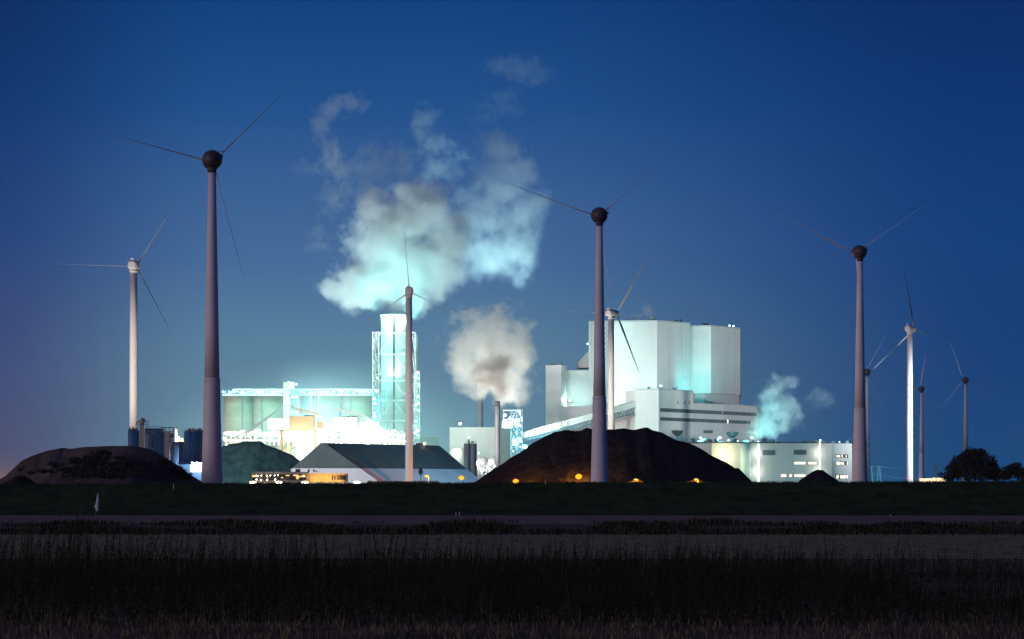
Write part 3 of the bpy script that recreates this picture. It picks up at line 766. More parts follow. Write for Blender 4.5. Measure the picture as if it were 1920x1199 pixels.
# ---- silos
SG = 'concrete silos under the lit conveyor bridge'
for i, (px, r_, lab) in enumerate(((447,27,'concrete silo nearest the tallest turbine'),(503,27.5,'second concrete silo from the left, before the lift tower'),(548,22,'narrow concrete silo partly hidden behind the lift tower'),(609,28,'concrete silo right of the gap, behind the orange housing'),(669,28,'concrete silo next to the chimney, behind the white housing'))):
    d = 1760 if i != 2 else 1790
    s_ = empty('silo', (XX(px,d), d, 0)); tag(s_, lab, 'silo', SG)
    b = MB(); R_ = r_/F*d; b.lathe((XX(px,d),d,0), [(R_,0),(R_,HH(743,d))], 48); b.build('shell', M_conc, s_)
    b = MB(); b.lathe((XX(px,d),d,0), [(R_*.99,HH(743.1,d)),(R_+.5,HH(743,d)),(R_+.5,HH(741,d)),(R_*.9,HH(740.5,d)),(R_*.2,HH(738,d))], 48); b.build('roof', M_gsteel, s_)
    b = MB(); a0 = -1.9 if i != 0 else -1.2
    qx, qy = XX(px,d)+math.cos(a0)*(R_+.5), d+math.sin(a0)*(R_+.5); b.tube((qx,qy,0),(qx,qy,HH(742,d)),.45,n=8); b.build('downpipe', M_gsteel, s_)
# bridge over the silos
BR = empty('silo_bridge', (XX(560,1725), 1725, 0)); tag(BR, 'lit pipe and conveyor bridge running along the silo tops', 'conveyor bridge')
b = MB(); d = 1733
b.beam(P(417,741,d), P(702,741,d), .6); b.beam(P(436,730.5,d), P(702,730.5,d), .6); b.beam(P(436,733,d+4), P(702,733,d+4), .4)
for k in range(60):
    px = 419 + k*4.75; top = 730.5 if px > 436 else rr.uniform(731,736)
    b.beam(P(px,741,d), P(px,top,d), .28)
    if k % 3 == 0: b.beam(P(px,741,d), P(px+4.75,731,d), .22)
b.build('truss', M_steel, BR)
b = MB()
for k in range(70):
    px = rr.uniform(418,700); py = rr.uniform(733,740); b.box(P(px,py,d+rr.uniform(1,6)), (rr.uniform(.6,3), 1.5, rr.uniform(.4,1.8)))
split(b, 'machinery', M_whouse, BR)
for px in (455,):
    pass
for px, s_ in ((418,3),(455,5),(486,3),(493,3),(510,4),(430,2.5),(526,2.5),(601,4.5),(609,3.5),(626,2.5),(642,3),(652,2),(677,4),(690,2.5),(571,2),(584,2.2)): lamp(px, 735.5 + rr.uniform(-1,1), 1730, E_teal, s_, BR)
for px in (430,472,505,528,600,640,680): point('lamp_light', P(px,737,1724), 1.1e4, TEAL, 1, parent=BR)
b = MB()
for px in (597,583,558): b.beam(P(px,905,1738), P(px,741,1738), .7)
b.build('support_post', M_steel, BR)
# lift tower between the silo groups
LT = empty('lift_tower', (XX(538,1700),1700,0)); tag(LT, 'pale square lift tower with stair frame rising between the two silo groups', 'tower')
d = 1700
b = MB(); b.box(((XX(531.7,d)+XX(544,d))/2, d, HH(717,d)/2), (XX(544,d)-XX(531.7,d), 5, HH(717,d))); b.build('shaft', M_conc, LT)
b = MB(); b.box(((XX(544.1,d)+XX(551.5,d))/2, d, (HH(717,d)+HH(729,d))/2), (XX(551.5,d)-XX(544.1,d), 4.9, HH(717,d)-HH(729,d))); b.build('head_house', M_whouse, LT)
b = MB(); lattice(b, [545,553,561], [732,744,757,770,783,796,810,830], 1700, 4, .35)
for py in (744,757,770,783): b.beam(P(545,py,1699.5), P(563,py-10,1699.5), .5)
b.build('stair_frame', M_gsteel, LT)
for px, py, s_ in ((556,721,3),(556,745,5),(548,745,3.5),(556,774,5),(548,774,4),(541,716,1.5)): lamp(px, py, 1694, E_teal, s_, LT)
for py in (745,774): point('lamp_light', P(553,py,1690), 1.2e4, TEAL, 1, parent=LT)

# ---- chimney with its steel frame
CH = empty('chimney', (XX(740,1740),1740,0)); tag(CH, 'wide lit chimney inside a steel lattice frame, giving off the big steam cloud', 'chimney')
d = 1740; R_ = 26/F*d
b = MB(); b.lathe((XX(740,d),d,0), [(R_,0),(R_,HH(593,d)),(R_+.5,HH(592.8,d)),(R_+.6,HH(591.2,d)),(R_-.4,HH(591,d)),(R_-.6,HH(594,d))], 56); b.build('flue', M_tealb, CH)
b = MB(); b.box((XX(740,d), d-R_-.5, HH(594,d)/2), (1.1,1.2,HH(594,d))); b.build('ladder_duct', M_dsteel, CH)
b = MB(); b.lathe((XX(740,d),d,0), [(R_,HH(627,d)),(R_+1.6,HH(626.9,d)),(R_+1.6,HH(626,d)),(R_,HH(625.9,d))], 40)
for py in (666,704,733,775): b.lathe((XX(740,d),d,0), [(R_,HH(py+.5,d)),(R_+.5,HH(py+.5,d)),(R_+.5,HH(py-.3,d)),(R_,HH(py-.4,d))], 40)
b.build('platform_ring', M_steel, CH)
b = MB()
rows_ = [626,666,704,716,752,790,828,905]
dd0, dd1 = d-15.5, d+15.5
def fr(px0, px1, dd, m_w):
    for px in (px0, px1): b.beam((XX(px,d), dd, 0), (XX(px,d), dd, HH(626,d)), m_w)
    for r in rows_[:-1]: b.beam((XX(px0,d), dd, HH(r,d)), (XX(px1,d), dd, HH(r,d)), m_w*.8)
    for r0, r1 in zip(rows_, rows_[1:]):
        z0, z1 = HH(r0,d), max(0,HH(r1,d)); zm = (z0+z1)/2; xa, xb = XX(px0,d), XX(px1,d); xm = (xa+xb)/2
        b.beam((xm,dd,z0),(xa,dd,z1),m_w*.7); b.beam((xm,dd,z0),(xb,dd,z1),m_w*.7)
for dd in (dd0, dd1):
    fr(701,712.5,dd,.6); fr(768,780,dd,.6)
for r in rows_[:-1]:
    z = HH(r,d)
    for dd in (dd0,dd1): b.beam((XX(701,d),dd,z),(XX(780,d),dd,z),.45)
    for px in (701,780): b.beam((XX(px,d),dd0,z),(XX(px,d),dd1,z),.45)
for k, (r0, r1) in enumerate(zip(rows_, rows_[1:])):
    z0, z1 = HH(r0,d), max(0,HH(r1,d))
    for px in (701,780): b.beam((XX(px,d),dd0,z0),(XX(px,d),dd1,z1),.4)
    xm = XX(740,d); 
    for sx in (712.5,768): b.beam((xm,dd0,z0),(XX(sx,d),dd0,z1),.35)
b.build('lattice_frame', M_steel, CH)
b = MB(); lattice(b, [703,712,721], [733,745,757,769,781,793,805,817,830], d-20, 3, .3)
for py in range(740,828,12): b.beam(P(703,py,d-20.5), P(721,py-8,d-20.5), .45)
b.build('stair_tower', M_gsteel, CH)
b = MB(); lattice(b, [777,782,787], [696,708,720,733,745,757,769,781,793,805,817,830], d-17, 3, .3)
for k in range(26):
    px = rr.uniform(777,786); py = rr.uniform(697,828); b.box(P(px,py,d-17), (rr.uniform(.8,3),2,rr.uniform(.4,1.5)))
b.build('stair_tower', M_steel, CH)
for px, py, s_ in ((706,733,5),(702,748,4),(703,757,3.5),(702,782,4),(703,775,3),(700,799,4),(783,699,4),(780,707,3.5),(783,757,3.5),(779,760,4),(784,744,2.5),(780,790,3),(783,808,5),(779,812,5),(786,770,2),(786,722,2),(707,709,3),(732,703,2.5),(745,703,2.5),(706,624,1.5),(774,624,1.5),(710,624,1.5)):
    lamp(px, py, d-21, E_cool if s_ > 3 else E_teal, s_, CH)
for px, py, pw in ((733,702,2.2e3),(747,702,2.2e3)): 
    point('lamp_light', P(px,py,d-R_-3.4), pw, COOL, .5, parent=CH)
for px in (729,750): spot('lamp_light', P(px,627,d-R_-2.5), P(px,608,d-R_+2), 6e3, COOL, 80, 1, .5, parent=CH)
for px in (724,756): spot('lamp_light', P(px,627,d-R_-4.5), P(px,665,d-R_+2), 1.0e4, TEAL, 50, 1, .5, parent=CH)
for px, py in ((706,752),(702,785),(786,757),(786,805),(786,705)): point('lamp_light', P(px,py,d-26), 5e3, TEAL, 1, parent=CH)
# floodlights up into the steam
for px, pw in ((716,1.0),(766,1.0)): spot('sky_floodlight', P(px,620,d-14), P(740,470,d), 1.5e5*pw, (.22,1,.86), 100, .9, 2, parent=CH)

# ---- quay cranes / loading gear in front of the silos
d = 1500
def frame_thing(name, px, lab, cat):
    o = empty(name, (XX(px,d), d, 0)); return tag(o, lab, cat)
CR = frame_thing('loading_gantry', 566, 'portal gantry carrying the orange machine housing with sloping booms', 'gantry crane')
def bar(b, p, q, w, dy=0): b.beam(P(p[0],p[1],d+dy), P(q[0],q[1],d+dy), w)
b = MB(); b.box(((XX(543,d)+XX(589,d))/2, d, (HH(781,d)+HH(805.5,d))/2), (XX(589,d)-XX(543,d), 10, HH(781,d)-HH(805.5,d))); b.build('machine_housing', M_orange, CR)
b = MB(); b.box(P(601,798,d), (XX(607,d)-XX(595,d), 5, 4.2)); b.build('cabin', M_orange, CR)
b = MB()
for px in range(572,589,4): b.box(P(px,780,d), (1.0,2,.7))
split(b, 'roof_vent', M_dsteel, CR)
b = MB()
for dy in (0, 9):
    for px in (526.5, 590): b.beam((XX(px,d), d+dy, 0), (XX(px,d), d+dy, HH(806,d)), 1.1)
    bar(b, (524,806.8), (594,806.8), 1.2, dy); bar(b, (527,850), (590,812), .5, dy); bar(b, (590,850), (527,812), .5, dy)
    bar(b, (540,812), (578,812), .4, dy); bar(b, (541,850), (541,830), 1.6, dy)
b.build('portal', M_orange, CR)
b = MB()
for dy in (0, 3): bar(b, (454,816), (529,763), .55, dy); bar(b, (457,818), (513,776), .55, dy)
bar(b, (529,762), (551,762), .9); bar(b, (529,762), (529,806), .9, 1); bar(b, (546,763), (546,781), .4)
for k in range(14):
    t = k/14; bar(b, (456+58*t, 816-40*t), (459+58*t, 813-41*t), .3)
b.build('feed_boom', M_steel, CR)
b = MB()
for dy in (0,3): bar(b, (548,764), (599,777), .9, dy)
bar(b, (548,767), (599,780), .4); b.build('boom', M_orange, CR)
CR2 = frame_thing('loading_gantry', 660, 'white gantry with pointed mast and long boom carrying the white machine housing', 'gantry crane')
b = MB(); b.box(((XX(627,d)+XX(671,d))/2, d, (HH(783,d)+HH(808,d))/2), (XX(671,d)-XX(627,d), 10, HH(783,d)-HH(808,d))); b.build('machine_housing', M_whouse, CR2)
b = MB()
for px in (645,652,655,661,664,668): b.box(P(px,782,d), (1.0,2,.7))
split(b, 'roof_vent', M_dsteel, CR2)
b = MB()
for dy in (0,4):
    for p, q, w in (((599,777),(614,764),.6),((603,779),(616,767),.5),((614,763.5),(621,764),.9),((621,765),(680,777.5),.9),((622,768),(676,779.5),.4),((680,777),(740,824),.7),((676,779),(735,826),.6),((614,765),(611,792),.5),((620,766),(624,792),.5),((675,779),(675,806),.5),((672,779),(675,790),.4),((680,780),(680,806),.4),((599,778),(592,806),.5),((601,778),(604,792),.4),((603,783),(612,794),.4),((603,786),(625,790),.35),((702,822),(716,806),.5),((710,808),(720,822),.5)):
        bar(b, p, q, w, dy)
    for px in (598,626,640,655,672,690): b.beam((XX(px,d),d+dy,0),(XX(px,d),d+dy,HH(809,d)),.7)
    bar(b, (592,806.5),(706,809.5),.9,dy)
    for k in range(9): bar(b, (594+12*k,807), (600+12*k,820), .35, dy); bar(b, (606+12*k,808), (600+12*k,820), .35, dy)
b.build('mast_and_boom', M_steel, CR2)
# low plant building strip behind the gantries
PB = empty('process_hall', (XX(570,1640),1640,0)); tag(PB, 'low brightly lit process hall at the foot of the silos', 'industrial hall')
d2 = 1640
b = MB(); b.box((XX(590,d2), d2+12, HH(822,d2)/2), (XX(760,d2)-XX(418,d2), 20, HH(822,d2))); b.build('wall', M_yard, PB)
b = MB(); b.box((XX(524,d2), d2, (HH(786,d2)+HH(805,d2))/2), (XX(544,d2)-XX(504,d2), 8, HH(786,d2)-HH(805,d2))); b.box((XX(614,d2), d2, (HH(795,d2)+HH(808,d2))/2), (XX(634,d2)-XX(600,d2), 8, HH(795,d2)-HH(808,d2))); b.box((XX(693,d2), d2, (HH(793,d2)+HH(805,d2))/2), (XX(712,d2)-XX(676,d2), 8, HH(793,d2)-HH(805,d2)));split(b, 'upper_storey', M_whouse, PB)
b = MB()
for k in range(70):
    px = rr.uniform(420,760); py = rr.uniform(808,826); b.box(P(px,py,d2-rr.uniform(2,12)), (rr.uniform(1,6), 2, rr.uniform(.5,3)))
for px in range(424,760,9): b.beam(P(px,835,d2-8), P(px,812,d2-8), .5)
b.beam(P(418,813,d2-8), P(760,816,d2-8), .7); b.beam(P(418,826,d2-8), P(760,827,d2-8), .9)
b.build('pipe_rack', M_steel, PB)
rr = random.Random(21)
for k in range(46):
    px = 422 + k*7.3 + rr.uniform(-2,2); py = 816.5 + rr.uniform(-2.5,2.5) + (5 if k%4==0 else 0)
    lamp(px, py, d2-14, (E_cool, E_teal, E_white, E_cool)[k%4], rr.uniform(3.0,5.5), PB)
for px in (430,470,505,540,570,600,635,665,695,725,750): point('lamp_light', P(px,812,d2-20), 1.9e4, (COOL if px%2 else CREAM), 1.5, parent=PB)
for px, py in ((515,797),(535,797),(615,800),(690,800)): point('lamp_light', P(px,py,d2-12), 1.3e4, COOL, 1, parent=PB)
for px in (425,442,452,640,722): lamp(px, 833.5, 1420, E_warm, 4, PB)
for px, py in ((556,815),(575,830),(560,845),(545,842),(640,818),(660,818),(700,820)): point('lamp_light', P(px,py,1490), 3.2e3, CREAM, 1, parent=CR)
for px, py, s_ in ((553,815,5),(569,818,6),(581,824,5),(559,838,4),(549,846,4),(541,822,5),(592,803,2),(533,812,4)): lamp(px, py, 1492, E_white, s_, CR)

# ---- pointed storage shed
SH = empty('storage_shed', (XX(640,1220),1220,0)); tag(SH, 'large pointed storage shed with dark roof and pale skirting behind the lit office', 'storage shed')
da, dg = 1285, 1200
def sv(px, py, d): return P(px, py, d)
AL = sv(494,906,1208); AL.z = 0; AR = sv(741,906,1190); AR.z = 0
ap0 = sv(602,831,dg); ap0b = sv(608,831,dg)
bp = sv(824,836,da); bl_ = sv(925,906,1270); bl_.z = 0
zs = HH(878.5,1195)
def cut(a, c, z): t = (z-a.z)/(c.z-a.z); return a + (c-a)*t
ALc, ARc, BLc = cut(AL, ap0, zs), cut(AR, ap0b, zs), cut(bl_, bp, zs)
back = Vector((-60, 120, 0))
bk0 = AL + Vector((20,95,0)); bk1 = bl_ + Vector((0,60,0)); bk0c = cut(bk0, ap0, zs); bk1c = cut(bk1, bp, zs)
b = MB(); V = lambda p: b.bm.verts.new(p)
v = {k: V(p) for k, p in dict(ALc=ALc, ARc=ARc, BLc=BLc, a=ap0, a2=ap0b, bp=bp, k0=bk0c, k1=bk1c).items()}
for f in (('ALc','ARc','a2','a'),('ARc','BLc','bp','a2'),('BLc','k1','bp'),('k1','k0','a','a2','bp'),('k0','ALc','a')): b.bm.faces.new([v[i] for i in f])
bmesh.ops.recalc_face_normals(b.bm, faces=b.bm.faces); b.build('roof', M_shed, SH)
b = MB(); V = lambda p: b.bm.verts.new(p)
lo = [AL, AR, bl_, bk1, bk0]; hi = [ALc, ARc, BLc, bk1c, bk0c]
vl = [V(p) for p in lo]; vh = [V(p) for p in hi]
for i in range(5): b.bm.faces.new((vl[i], vl[(i+1)%5], vh[(i+1)%5], vh[i]))
b.build('skirting', M_shedw, SH)
b = MB(); b.box(sv(788,834.5,1275)+Vector((0,0,.2)), (4.5,3,1.4)); b.build('ridge_vent', M_dsteel, SH)
lamp(796,832.5,1270,E_warm,5,SH)
for px in (640,722): lamp(px, 831, 1215+(px-600)*.3, E_warm, 4.5, SH)

# ---- middle group: white process building, stack, grey silos, tanks
MBld = empty('process_building', (XX(895,1700),1700,0)); tag(MBld, 'plain white block building behind the grey smoking stack', 'industrial building')
hall(MBld, 'wall_block', M_clad, [(843,1704),(937,1700),(940,1740),(846,1745)], 0, HH(801.5,1700))
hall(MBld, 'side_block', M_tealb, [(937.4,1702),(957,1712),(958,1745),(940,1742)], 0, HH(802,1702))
b = MB(); b.lathe((XX(856,1690),1690,0), [(14/F*1690,0),(14/F*1690,HH(846,1690)),(9/F*1690,HH(841,1690)),(.5,HH(840,1690))], 32); b.build('tank', M_whouse, MBld)
lamp(863,795,1698,E_cool,5,MBld); b = MB(); b.beam(P(863,801,1699), P(863,797,1699), .4); b.build('mast', M_dsteel, MBld)
point('lamp_light', P(858,838,1680), 5e3, CREAM, 1, parent=MBld)
lamp(898,850,1688,E_cool,3,MBld)
ST = empty('smoke_stack', (XX(932.5,1400),1400,0)); tag(ST, 'slim grey smoke stack in front of the white block building', 'chimney')
d = 1400
b = MB(); b.lathe((XX(932.5,d),d,0), [(1.62,0),(1.5,HH(800,d)),(1.45,HH(757,d)),(1.6,HH(756.8,d)),(1.62,HH(753,d)),(1.3,HH(752.6,d))], 32); b.build('shaft', M_stack2, ST)
b = MB(); b.lathe((XX(932.5,d),d,0), [(1.6,HH(763,d)),(1.95,HH(762.8,d)),(1.95,HH(762,d)),(1.6,HH(761.9,d))], 24)
for a in range(10): q = (XX(932.5,d)+1.9*math.cos(a*.628), d+1.9*math.sin(a*.628)); b.beam((*q,HH(762,d)),(*q,HH(758.6,d)),.1)
b.build('platform', M_dsteel, ST)
GS = empty('grey_silo', (XX(881,1350),1350,0)); tag(GS, 'pair of joined grey upright silos with rooftop kit, left of the slim stack', 'silo')
d = 1350
b = MB(); b.lathe((XX(876,d),d,0), [(1.9,0),(1.9,HH(832,d))], 24); b.lathe((XX(887.5,d),d+.3,0), [(1.9,0),(1.9,HH(832,d))], 24); b.build('shell', M_stack, GS)
b = MB()
for k in range(9): px = 870+k*2.8; b.beam(P(px,832,d-1), P(px,828.5,d-1), .12)
b.beam(P(869,829,d-1), P(894,829,d-1), .12); b.box(P(879,829,d), (1.2,1.2,2.2)); b.tube(P(879,828,d), P(879,823,d), .35)
b.box(P(886,829.5,d), (1.6,1,1.2)); b.build('roof_equipment', M_pale, GS)
lamp(879,820.5,d,E_warm,4,GS)
for px, py in ((904,868),(925,868)):
    o = empty('round_tank', (XX(px,1420),1420,0)); tag(o, ('left' if px == 904 else 'right')+' one of two low domed tanks below the slim stack', 'tank', 'domed tanks by the stack')
    b = MB(); b.lathe((XX(px,1420),1420,0), [(3.6,0),(3.6,HH(868,1420)),(3.3,HH(862,1420)),(2.3,HH(858.5,1420)),(.3,HH(857,1420))], 28); b.build('shell', M_stack, o)
    b = MB(); b.lathe((XX(px,1420),1420,0), [(3.62,HH(870,1420)),(3.8,HH(869.8,1420)),(3.8,HH(868.6,1420)),(3.6,HH(868.5,1420))], 28); b.build('rim', M_pale, o)
YL = empty('yard_floodlights', (XX(906,1390),1390,0)); tag(YL, 'cluster of very bright white yard floodlights low between shed and coal heap', 'floodlights')
b = MB()
for px, py in ((893,869),(920,867),(904,882),(912,874),(898,878)):
    q = P(px,py,1390); b.beam((q.x,q.y+.6,0), q+Vector((0,.6,0)), .25)
b.build('pole', M_dsteel, YL)
for px, py, s_ in ((893,869,8),(920,867,8),(904,882,6),(927,874,3.5),(898,877,3)): lamp(px, py, 1390, E_white, s_, YL, 9e3, WHITE, -2)
for px, py, w, h in ((899,884,7,4),(914,880,9,5),(908,888,5,4)):
    pass
b = MB()
for k in range(26): px = rr.uniform(893,930); b.box(P(px,rr.uniform(868,895),1402), (rr.uniform(.5,2.5),1.5,rr.uniform(.5,2.5)))
b.build('pipework', M_pale, YL)
# rear slender concrete chimney
RC = empty('rear_chimney', (XX(900.5,1950),1950,0)); tag(RC, 'pale round chimney standing behind the white block building', 'chimney')
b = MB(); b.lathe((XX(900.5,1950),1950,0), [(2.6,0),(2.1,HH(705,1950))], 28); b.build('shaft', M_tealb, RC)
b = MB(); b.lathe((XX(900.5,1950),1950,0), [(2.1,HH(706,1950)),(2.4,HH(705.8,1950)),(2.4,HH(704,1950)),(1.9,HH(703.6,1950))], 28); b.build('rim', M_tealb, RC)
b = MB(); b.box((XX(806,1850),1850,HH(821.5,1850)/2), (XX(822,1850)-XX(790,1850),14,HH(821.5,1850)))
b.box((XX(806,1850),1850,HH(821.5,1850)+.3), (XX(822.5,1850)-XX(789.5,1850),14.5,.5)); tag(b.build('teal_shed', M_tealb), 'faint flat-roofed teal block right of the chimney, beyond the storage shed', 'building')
point('lamp_light', P(984,838,1010)+Vector((0,30,3)), 1.2e4, TEAL, 1)
PL = empty('floodlight', (XX(984,1030),1030,0)); tag(PL, 'teal floodlight on a pole behind the left shoulder of the coal heap', 'floodlight')
b = MB(); q = P(984,838.5,1030); b.beam((q.x,q.y+1,0),(q.x,q.y+1,q.z),.35); b.build('pole', M_dsteel, PL)
lamp(984,838.5,1028,E_teal,8,PL,1.6e4,TEAL,-2)

# ---- blue silo works at left
BG = 'blue silo works behind the sandy mound'
def bsilo(px, r, top, d, m, lab, kit=True, pipes=()):
    o = empty('blue_silo', (XX(px,d),d,0)); tag(o, lab, 'silo', BG)
    R_ = r/F*d; z = HH(top,d)
    b = MB(); b.lathe((XX(px,d),d,0), [(R_,0),(R_,z),(R_*.85,z+.35),(R_*.2,z+.7)], 36); b.build('shell', m, o)
    b = MB(); n = 16
    for k in range(n):
        a = 2*math.pi*k/n; q = (XX(px,d)+R_*.95*math.cos(a), d+R_*.95*math.sin(a)); b.beam((*q,z), (*q,z+1.1), .07)
        a2 = a+2*math.pi/n; q2 = (XX(px,d)+R_*.95*math.cos(a2), d+R_*.95*math.sin(a2)); b.beam((*q,z+1.1),(*q2,z+1.1),.07)
    b.build('railing', M_pale, o)
    if kit:
        b = MB()
        for k in range(5): xx = XX(px,d)+R_*random.uniform(-.7,.7); b.tube((xx,d-R_*.3,z),(xx,d-R_*.3,z+random.uniform(.8,1.8)),.16,n=8); b.box((xx,d,z+.5),(.6,.6,.7))
        b.build('roof_equipment', M_dsteel, o)
    for q in pipes:
        b = MB(); b.tube((XX(q,d), d-R_-.1, 6), (XX(q,d), d-R_-.1, z), .17, n=8); b.build('pipe', M_whouse, o)
    return o
bsilo(250.5,10.5,808.5,900,M_bsilo,'dark blue silo standing leftmost above the sandy mound')
bsilo(280,9,815,890,M_bsilo2,'pale blue silo just right of the cream elevator column')
bsilo(327,8.5,840,880,M_bsilo2,'short pale blue silo below the gap in the blue works', True)
bsilo(352.5,7.5,811,900,M_bsilo,'blue silo at the left of the tall cluster next to the tallest turbine')
bsilo(363.5,5.5,811,905,M_bsilo,'second blue silo of the cluster with a white pipe at its side', True, (360.2,))
bsilo(371,5.5,811,907,M_bsilo,'third blue silo of the cluster between two white pipes', True, (367.3,))
bsilo(379,5.5,811,909,M_bsilo,'blue silo of the cluster touching the tallest turbine tower', True, (374.7,))
WB = empty('blue_plant_building', (XX(300,925),925,0)); tag(WB, 'square dark blue plant building between the blue silos', 'industrial building')
d = 925
b = MB(); b.box((XX(290,d),d,HH(804,d)/2),(XX(306,d)-XX(274,d),9,HH(804,d))); b.box((XX(314,d),d,HH(812,d)/2),(XX(325,d)-XX(306.2,d),8.8,HH(812,d))); b.box((XX(336,d),d,HH(829,d)/2),(XX(348,d)-XX(325.2,d),8.6,HH(829,d))); b.build('wall', M_bsilo, WB)
b = MB()
for k in range(14): px = 274+k*2.4; b.beam(P(px,804,d-4), P(px,799.5,d-4), .08)
b.beam(P(272,799.5,d-4), P(307,799.5,d-4), .1)
for px in (304.5,311,318,325): b.beam(P(px,817,d-6), P(px,802,d-6), .25)
for py in (802,810,817): b.beam(P(304,py,d-6), P(326,py,d-6), .3)
b.beam(P(304,818.5,d-6), P(326,818.5,d-6), .8); b.build('steel_frame', M_dsteel, WB)
EL = empty('bucket_elevator', (XX(266,870),870,0)); tag(EL, 'tall cream elevator column with domed head among the blue silos', 'elevator')
d = 870
b = MB(); b.box((XX(266.5,d),d,HH(790,d)/2),(1.7,1.6,HH(790,d))); b.build('column', M_pale, EL)
b = MB(); b.lathe((XX(267,d),d,0), [(.9,HH(797,d)),(1.15,HH(793,d)),(1.1,HH(787,d)),(.6,HH(784.5,d)),(.1,HH(784,d))], 20); b.build('head', M_pale, EL)
b = MB(); 
for p, q in (((254,796),(279,796)),((256,796),(256,791)),((279,803),(279,790)),((273,791),(279,791)),((275,803),(275,790))): b.beam(P(*p,d-1), P(*q,d-1), .14)
b.box(P(259.5,791,d), (.8,.6,.5)); b.build('platform', M_dsteel, EL)
E2 = empty('bucket_elevator', (XX(313,870),870,0)); tag(E2, 'shorter cream elevator column under a steel platform, right of the square blue building', 'elevator')
b = MB(); b.box((XX(313.5,d),d,HH(810,d)/2),(1.75,1.6,HH(810,d))); b.build('column', M_pale, E2)
b = MB(); b.box((XX(318.5,d),d,HH(825,d)),(.7,.7,4)); b.beam(P(318.5,832,d),P(314,842,d),.5); b.build('spout', M_pale, E2)
FB = empty('floodlit_shed', (XX(370,880),880,0)); tag(FB, 'low white floodlit building between the mound and the tallest turbine', 'building')
d = 885
b = MB(); b.box((XX(362,d),d-1,HH(871,d)/2),(XX(392,d)-XX(334,d),7,HH(871,d))); b.build('wall', M_bsilo2, FB)
b = MB(); b.box((XX(372,d),d-4.7,(HH(872,d)+HH(886,d))/2),(XX(384,d)-XX(359,d),.3,HH(872,d)-HH(886,d))); b.build('loading_door', M_whouse, FB)
for px in (360,364,369,373,377,381): lamp(px, 868+(px%3)*.5, d-6, E_white, 2.6, FB)
for px in (364,371,378): point('lamp_light', P(px,868,d-9), 1400, (.62,.72,1), .6, parent=FB)
point('lamp_light', P(372,884,d-11), 2200, (.62,.72,1), .6, parent=FB)
DC = empty('distant_chimney', (XX(330,2400),2400,0)); tag(DC, 'tiny distant white chimney and lit deck seen through the gap in the blue works', 'chimney')
d = 2400
b = MB(); b.lathe((XX(330,d),d,0), [(1.6,0),(1.4,HH(806,d)),(.9,HH(801,d))], 16); b.build('shaft', M_whouse, DC)
b = MB(); b.box((XX(335,d),d+4,HH(822,d)/2),(10,6,HH(822,d))); b.build('deck', M_orange, DC)
for px, py, m in ((335,820,E_teal),(331,826,E_warm),(337,825,E_warm),(341,824,E_warm)): lamp(px, py, d-2, m, 2.4, DC)
point('lamp_light', P(334,822,d-8), 1.5e4, CREAM, 1, parent=DC)

# ---- office building behind the dike
OF = empty('office_building', (XX(560,1000),1000,0)); tag(OF, 'low office building with glazed left half and orange lit right half just above the dike', 'office')
d = 1000
zt = HH(885,d)
b = MB(); b.box(((XX(471,d)+XX(575,d))/2,d+6,zt/2),(XX(575,d)-XX(471,d),12,zt)); b.build('frame_wall', M_office, OF)
b = MB(); b.box(((XX(473,d)+XX(573.5,d))/2,d-.15,(HH(890,d)+HH(900.5,d))/2),(XX(573.5,d)-XX(473,d),.2,HH(890,d)-HH(900.5,d))); gl = b.build('glazing', M_glass, OF)
b = MB()
for k in range(22): px = 473+k*4.8; b.beam(P(px,901,d-.3),P(px,890,d-.3),.07)
b.build('mullion', M_office, gl)
b = MB(); rr = random.Random(8)
for x0, x1, y0, y1 in ((473,480,891,895),(536,543,891,893),(550,560,890.5,893),(555,563,893,896),(556,560,896,899),(564,573,892,895),(568,572,890.5,893),(527,531,895,897)):
    b.box(((XX(x0,d)+XX(x1,d))/2,d-.3,(HH(y0,d)+HH(y1,d))/2),(XX(x1,d)-XX(x0,d),.08,HH(y0,d)-HH(y1,d)))
split(b, 'lit_interior', E_in, gl)
for px, py in ((481,892),(484,893),(490,892),(500,892),(501,894),(507,892),(515,892),(521,891.5),(481,899.5),(489.5,900.5),(501,900),(516,899.5),(569,893)):
    b = MB(); b.ball(P(px,py,d-.6), .28 if py > 897 else .2, 1); b.build('ceiling_lamp', E_warm, gl)
b = MB(); b.box(((XX(575.2,d)+XX(649,d))/2,d+5.6,(HH(885.5,d)+2.6)/2+1),(XX(649,d)-XX(575.2,d),11.4,HH(885.5,d)-HH(903,d))); b.build('orange_facade', M_ofaca, OF)
b = MB()
for x0, x1 in ((622.5,624.5),(627,629)): b.box(((XX(x0,d)+XX(x1,d))/2,d-.2,(HH(892,d)+HH(900,d))/2),(XX(x1,d)-XX(x0,d),.2,HH(892,d)-HH(900,d)))
for k in range(7): x0 = 632.5+k*2.4; b.box(((XX(x0,d)+XX(x0+1.9,d))/2,d-.2,(HH(891.5,d)+HH(900.5,d))/2),(XX(x0+1.9,d)-XX(x0,d),.2,HH(891.5,d)-HH(900.5,d)))
split(b, 'window', M_glass, OF)
b = MB()
for px, w, h in ((542.5,.7,.8),(539,1,.4),(557,2,1.1),(577.5,.6,1),(587,.6,1),(591.5,.8,.5),(521.5,.6,.4)): b.box((XX(px,d),d+4,zt+h/2),(w,.8,h))
split(b, 'roof_equipment', M_dsteel, OF)
for px in (590,612,634): spot('facade_floodlight', P(px,903,d-4), P(px,892,d), 1500, (1,.62,.22), 120, 1, .3, parent=OF)
for px, m in ((474,E_warm),(523,E_warm),(572,E_warm),(669,E_warm)): 
    b = MB(); b.ball(P(px,905,d-14), (1.4,.5,.45), 2); b.build('bollard_lamp', m, OF)
    point('lamp_light', P(px,904,d-16), 220, (1,.9,.6), .3, parent=OF)
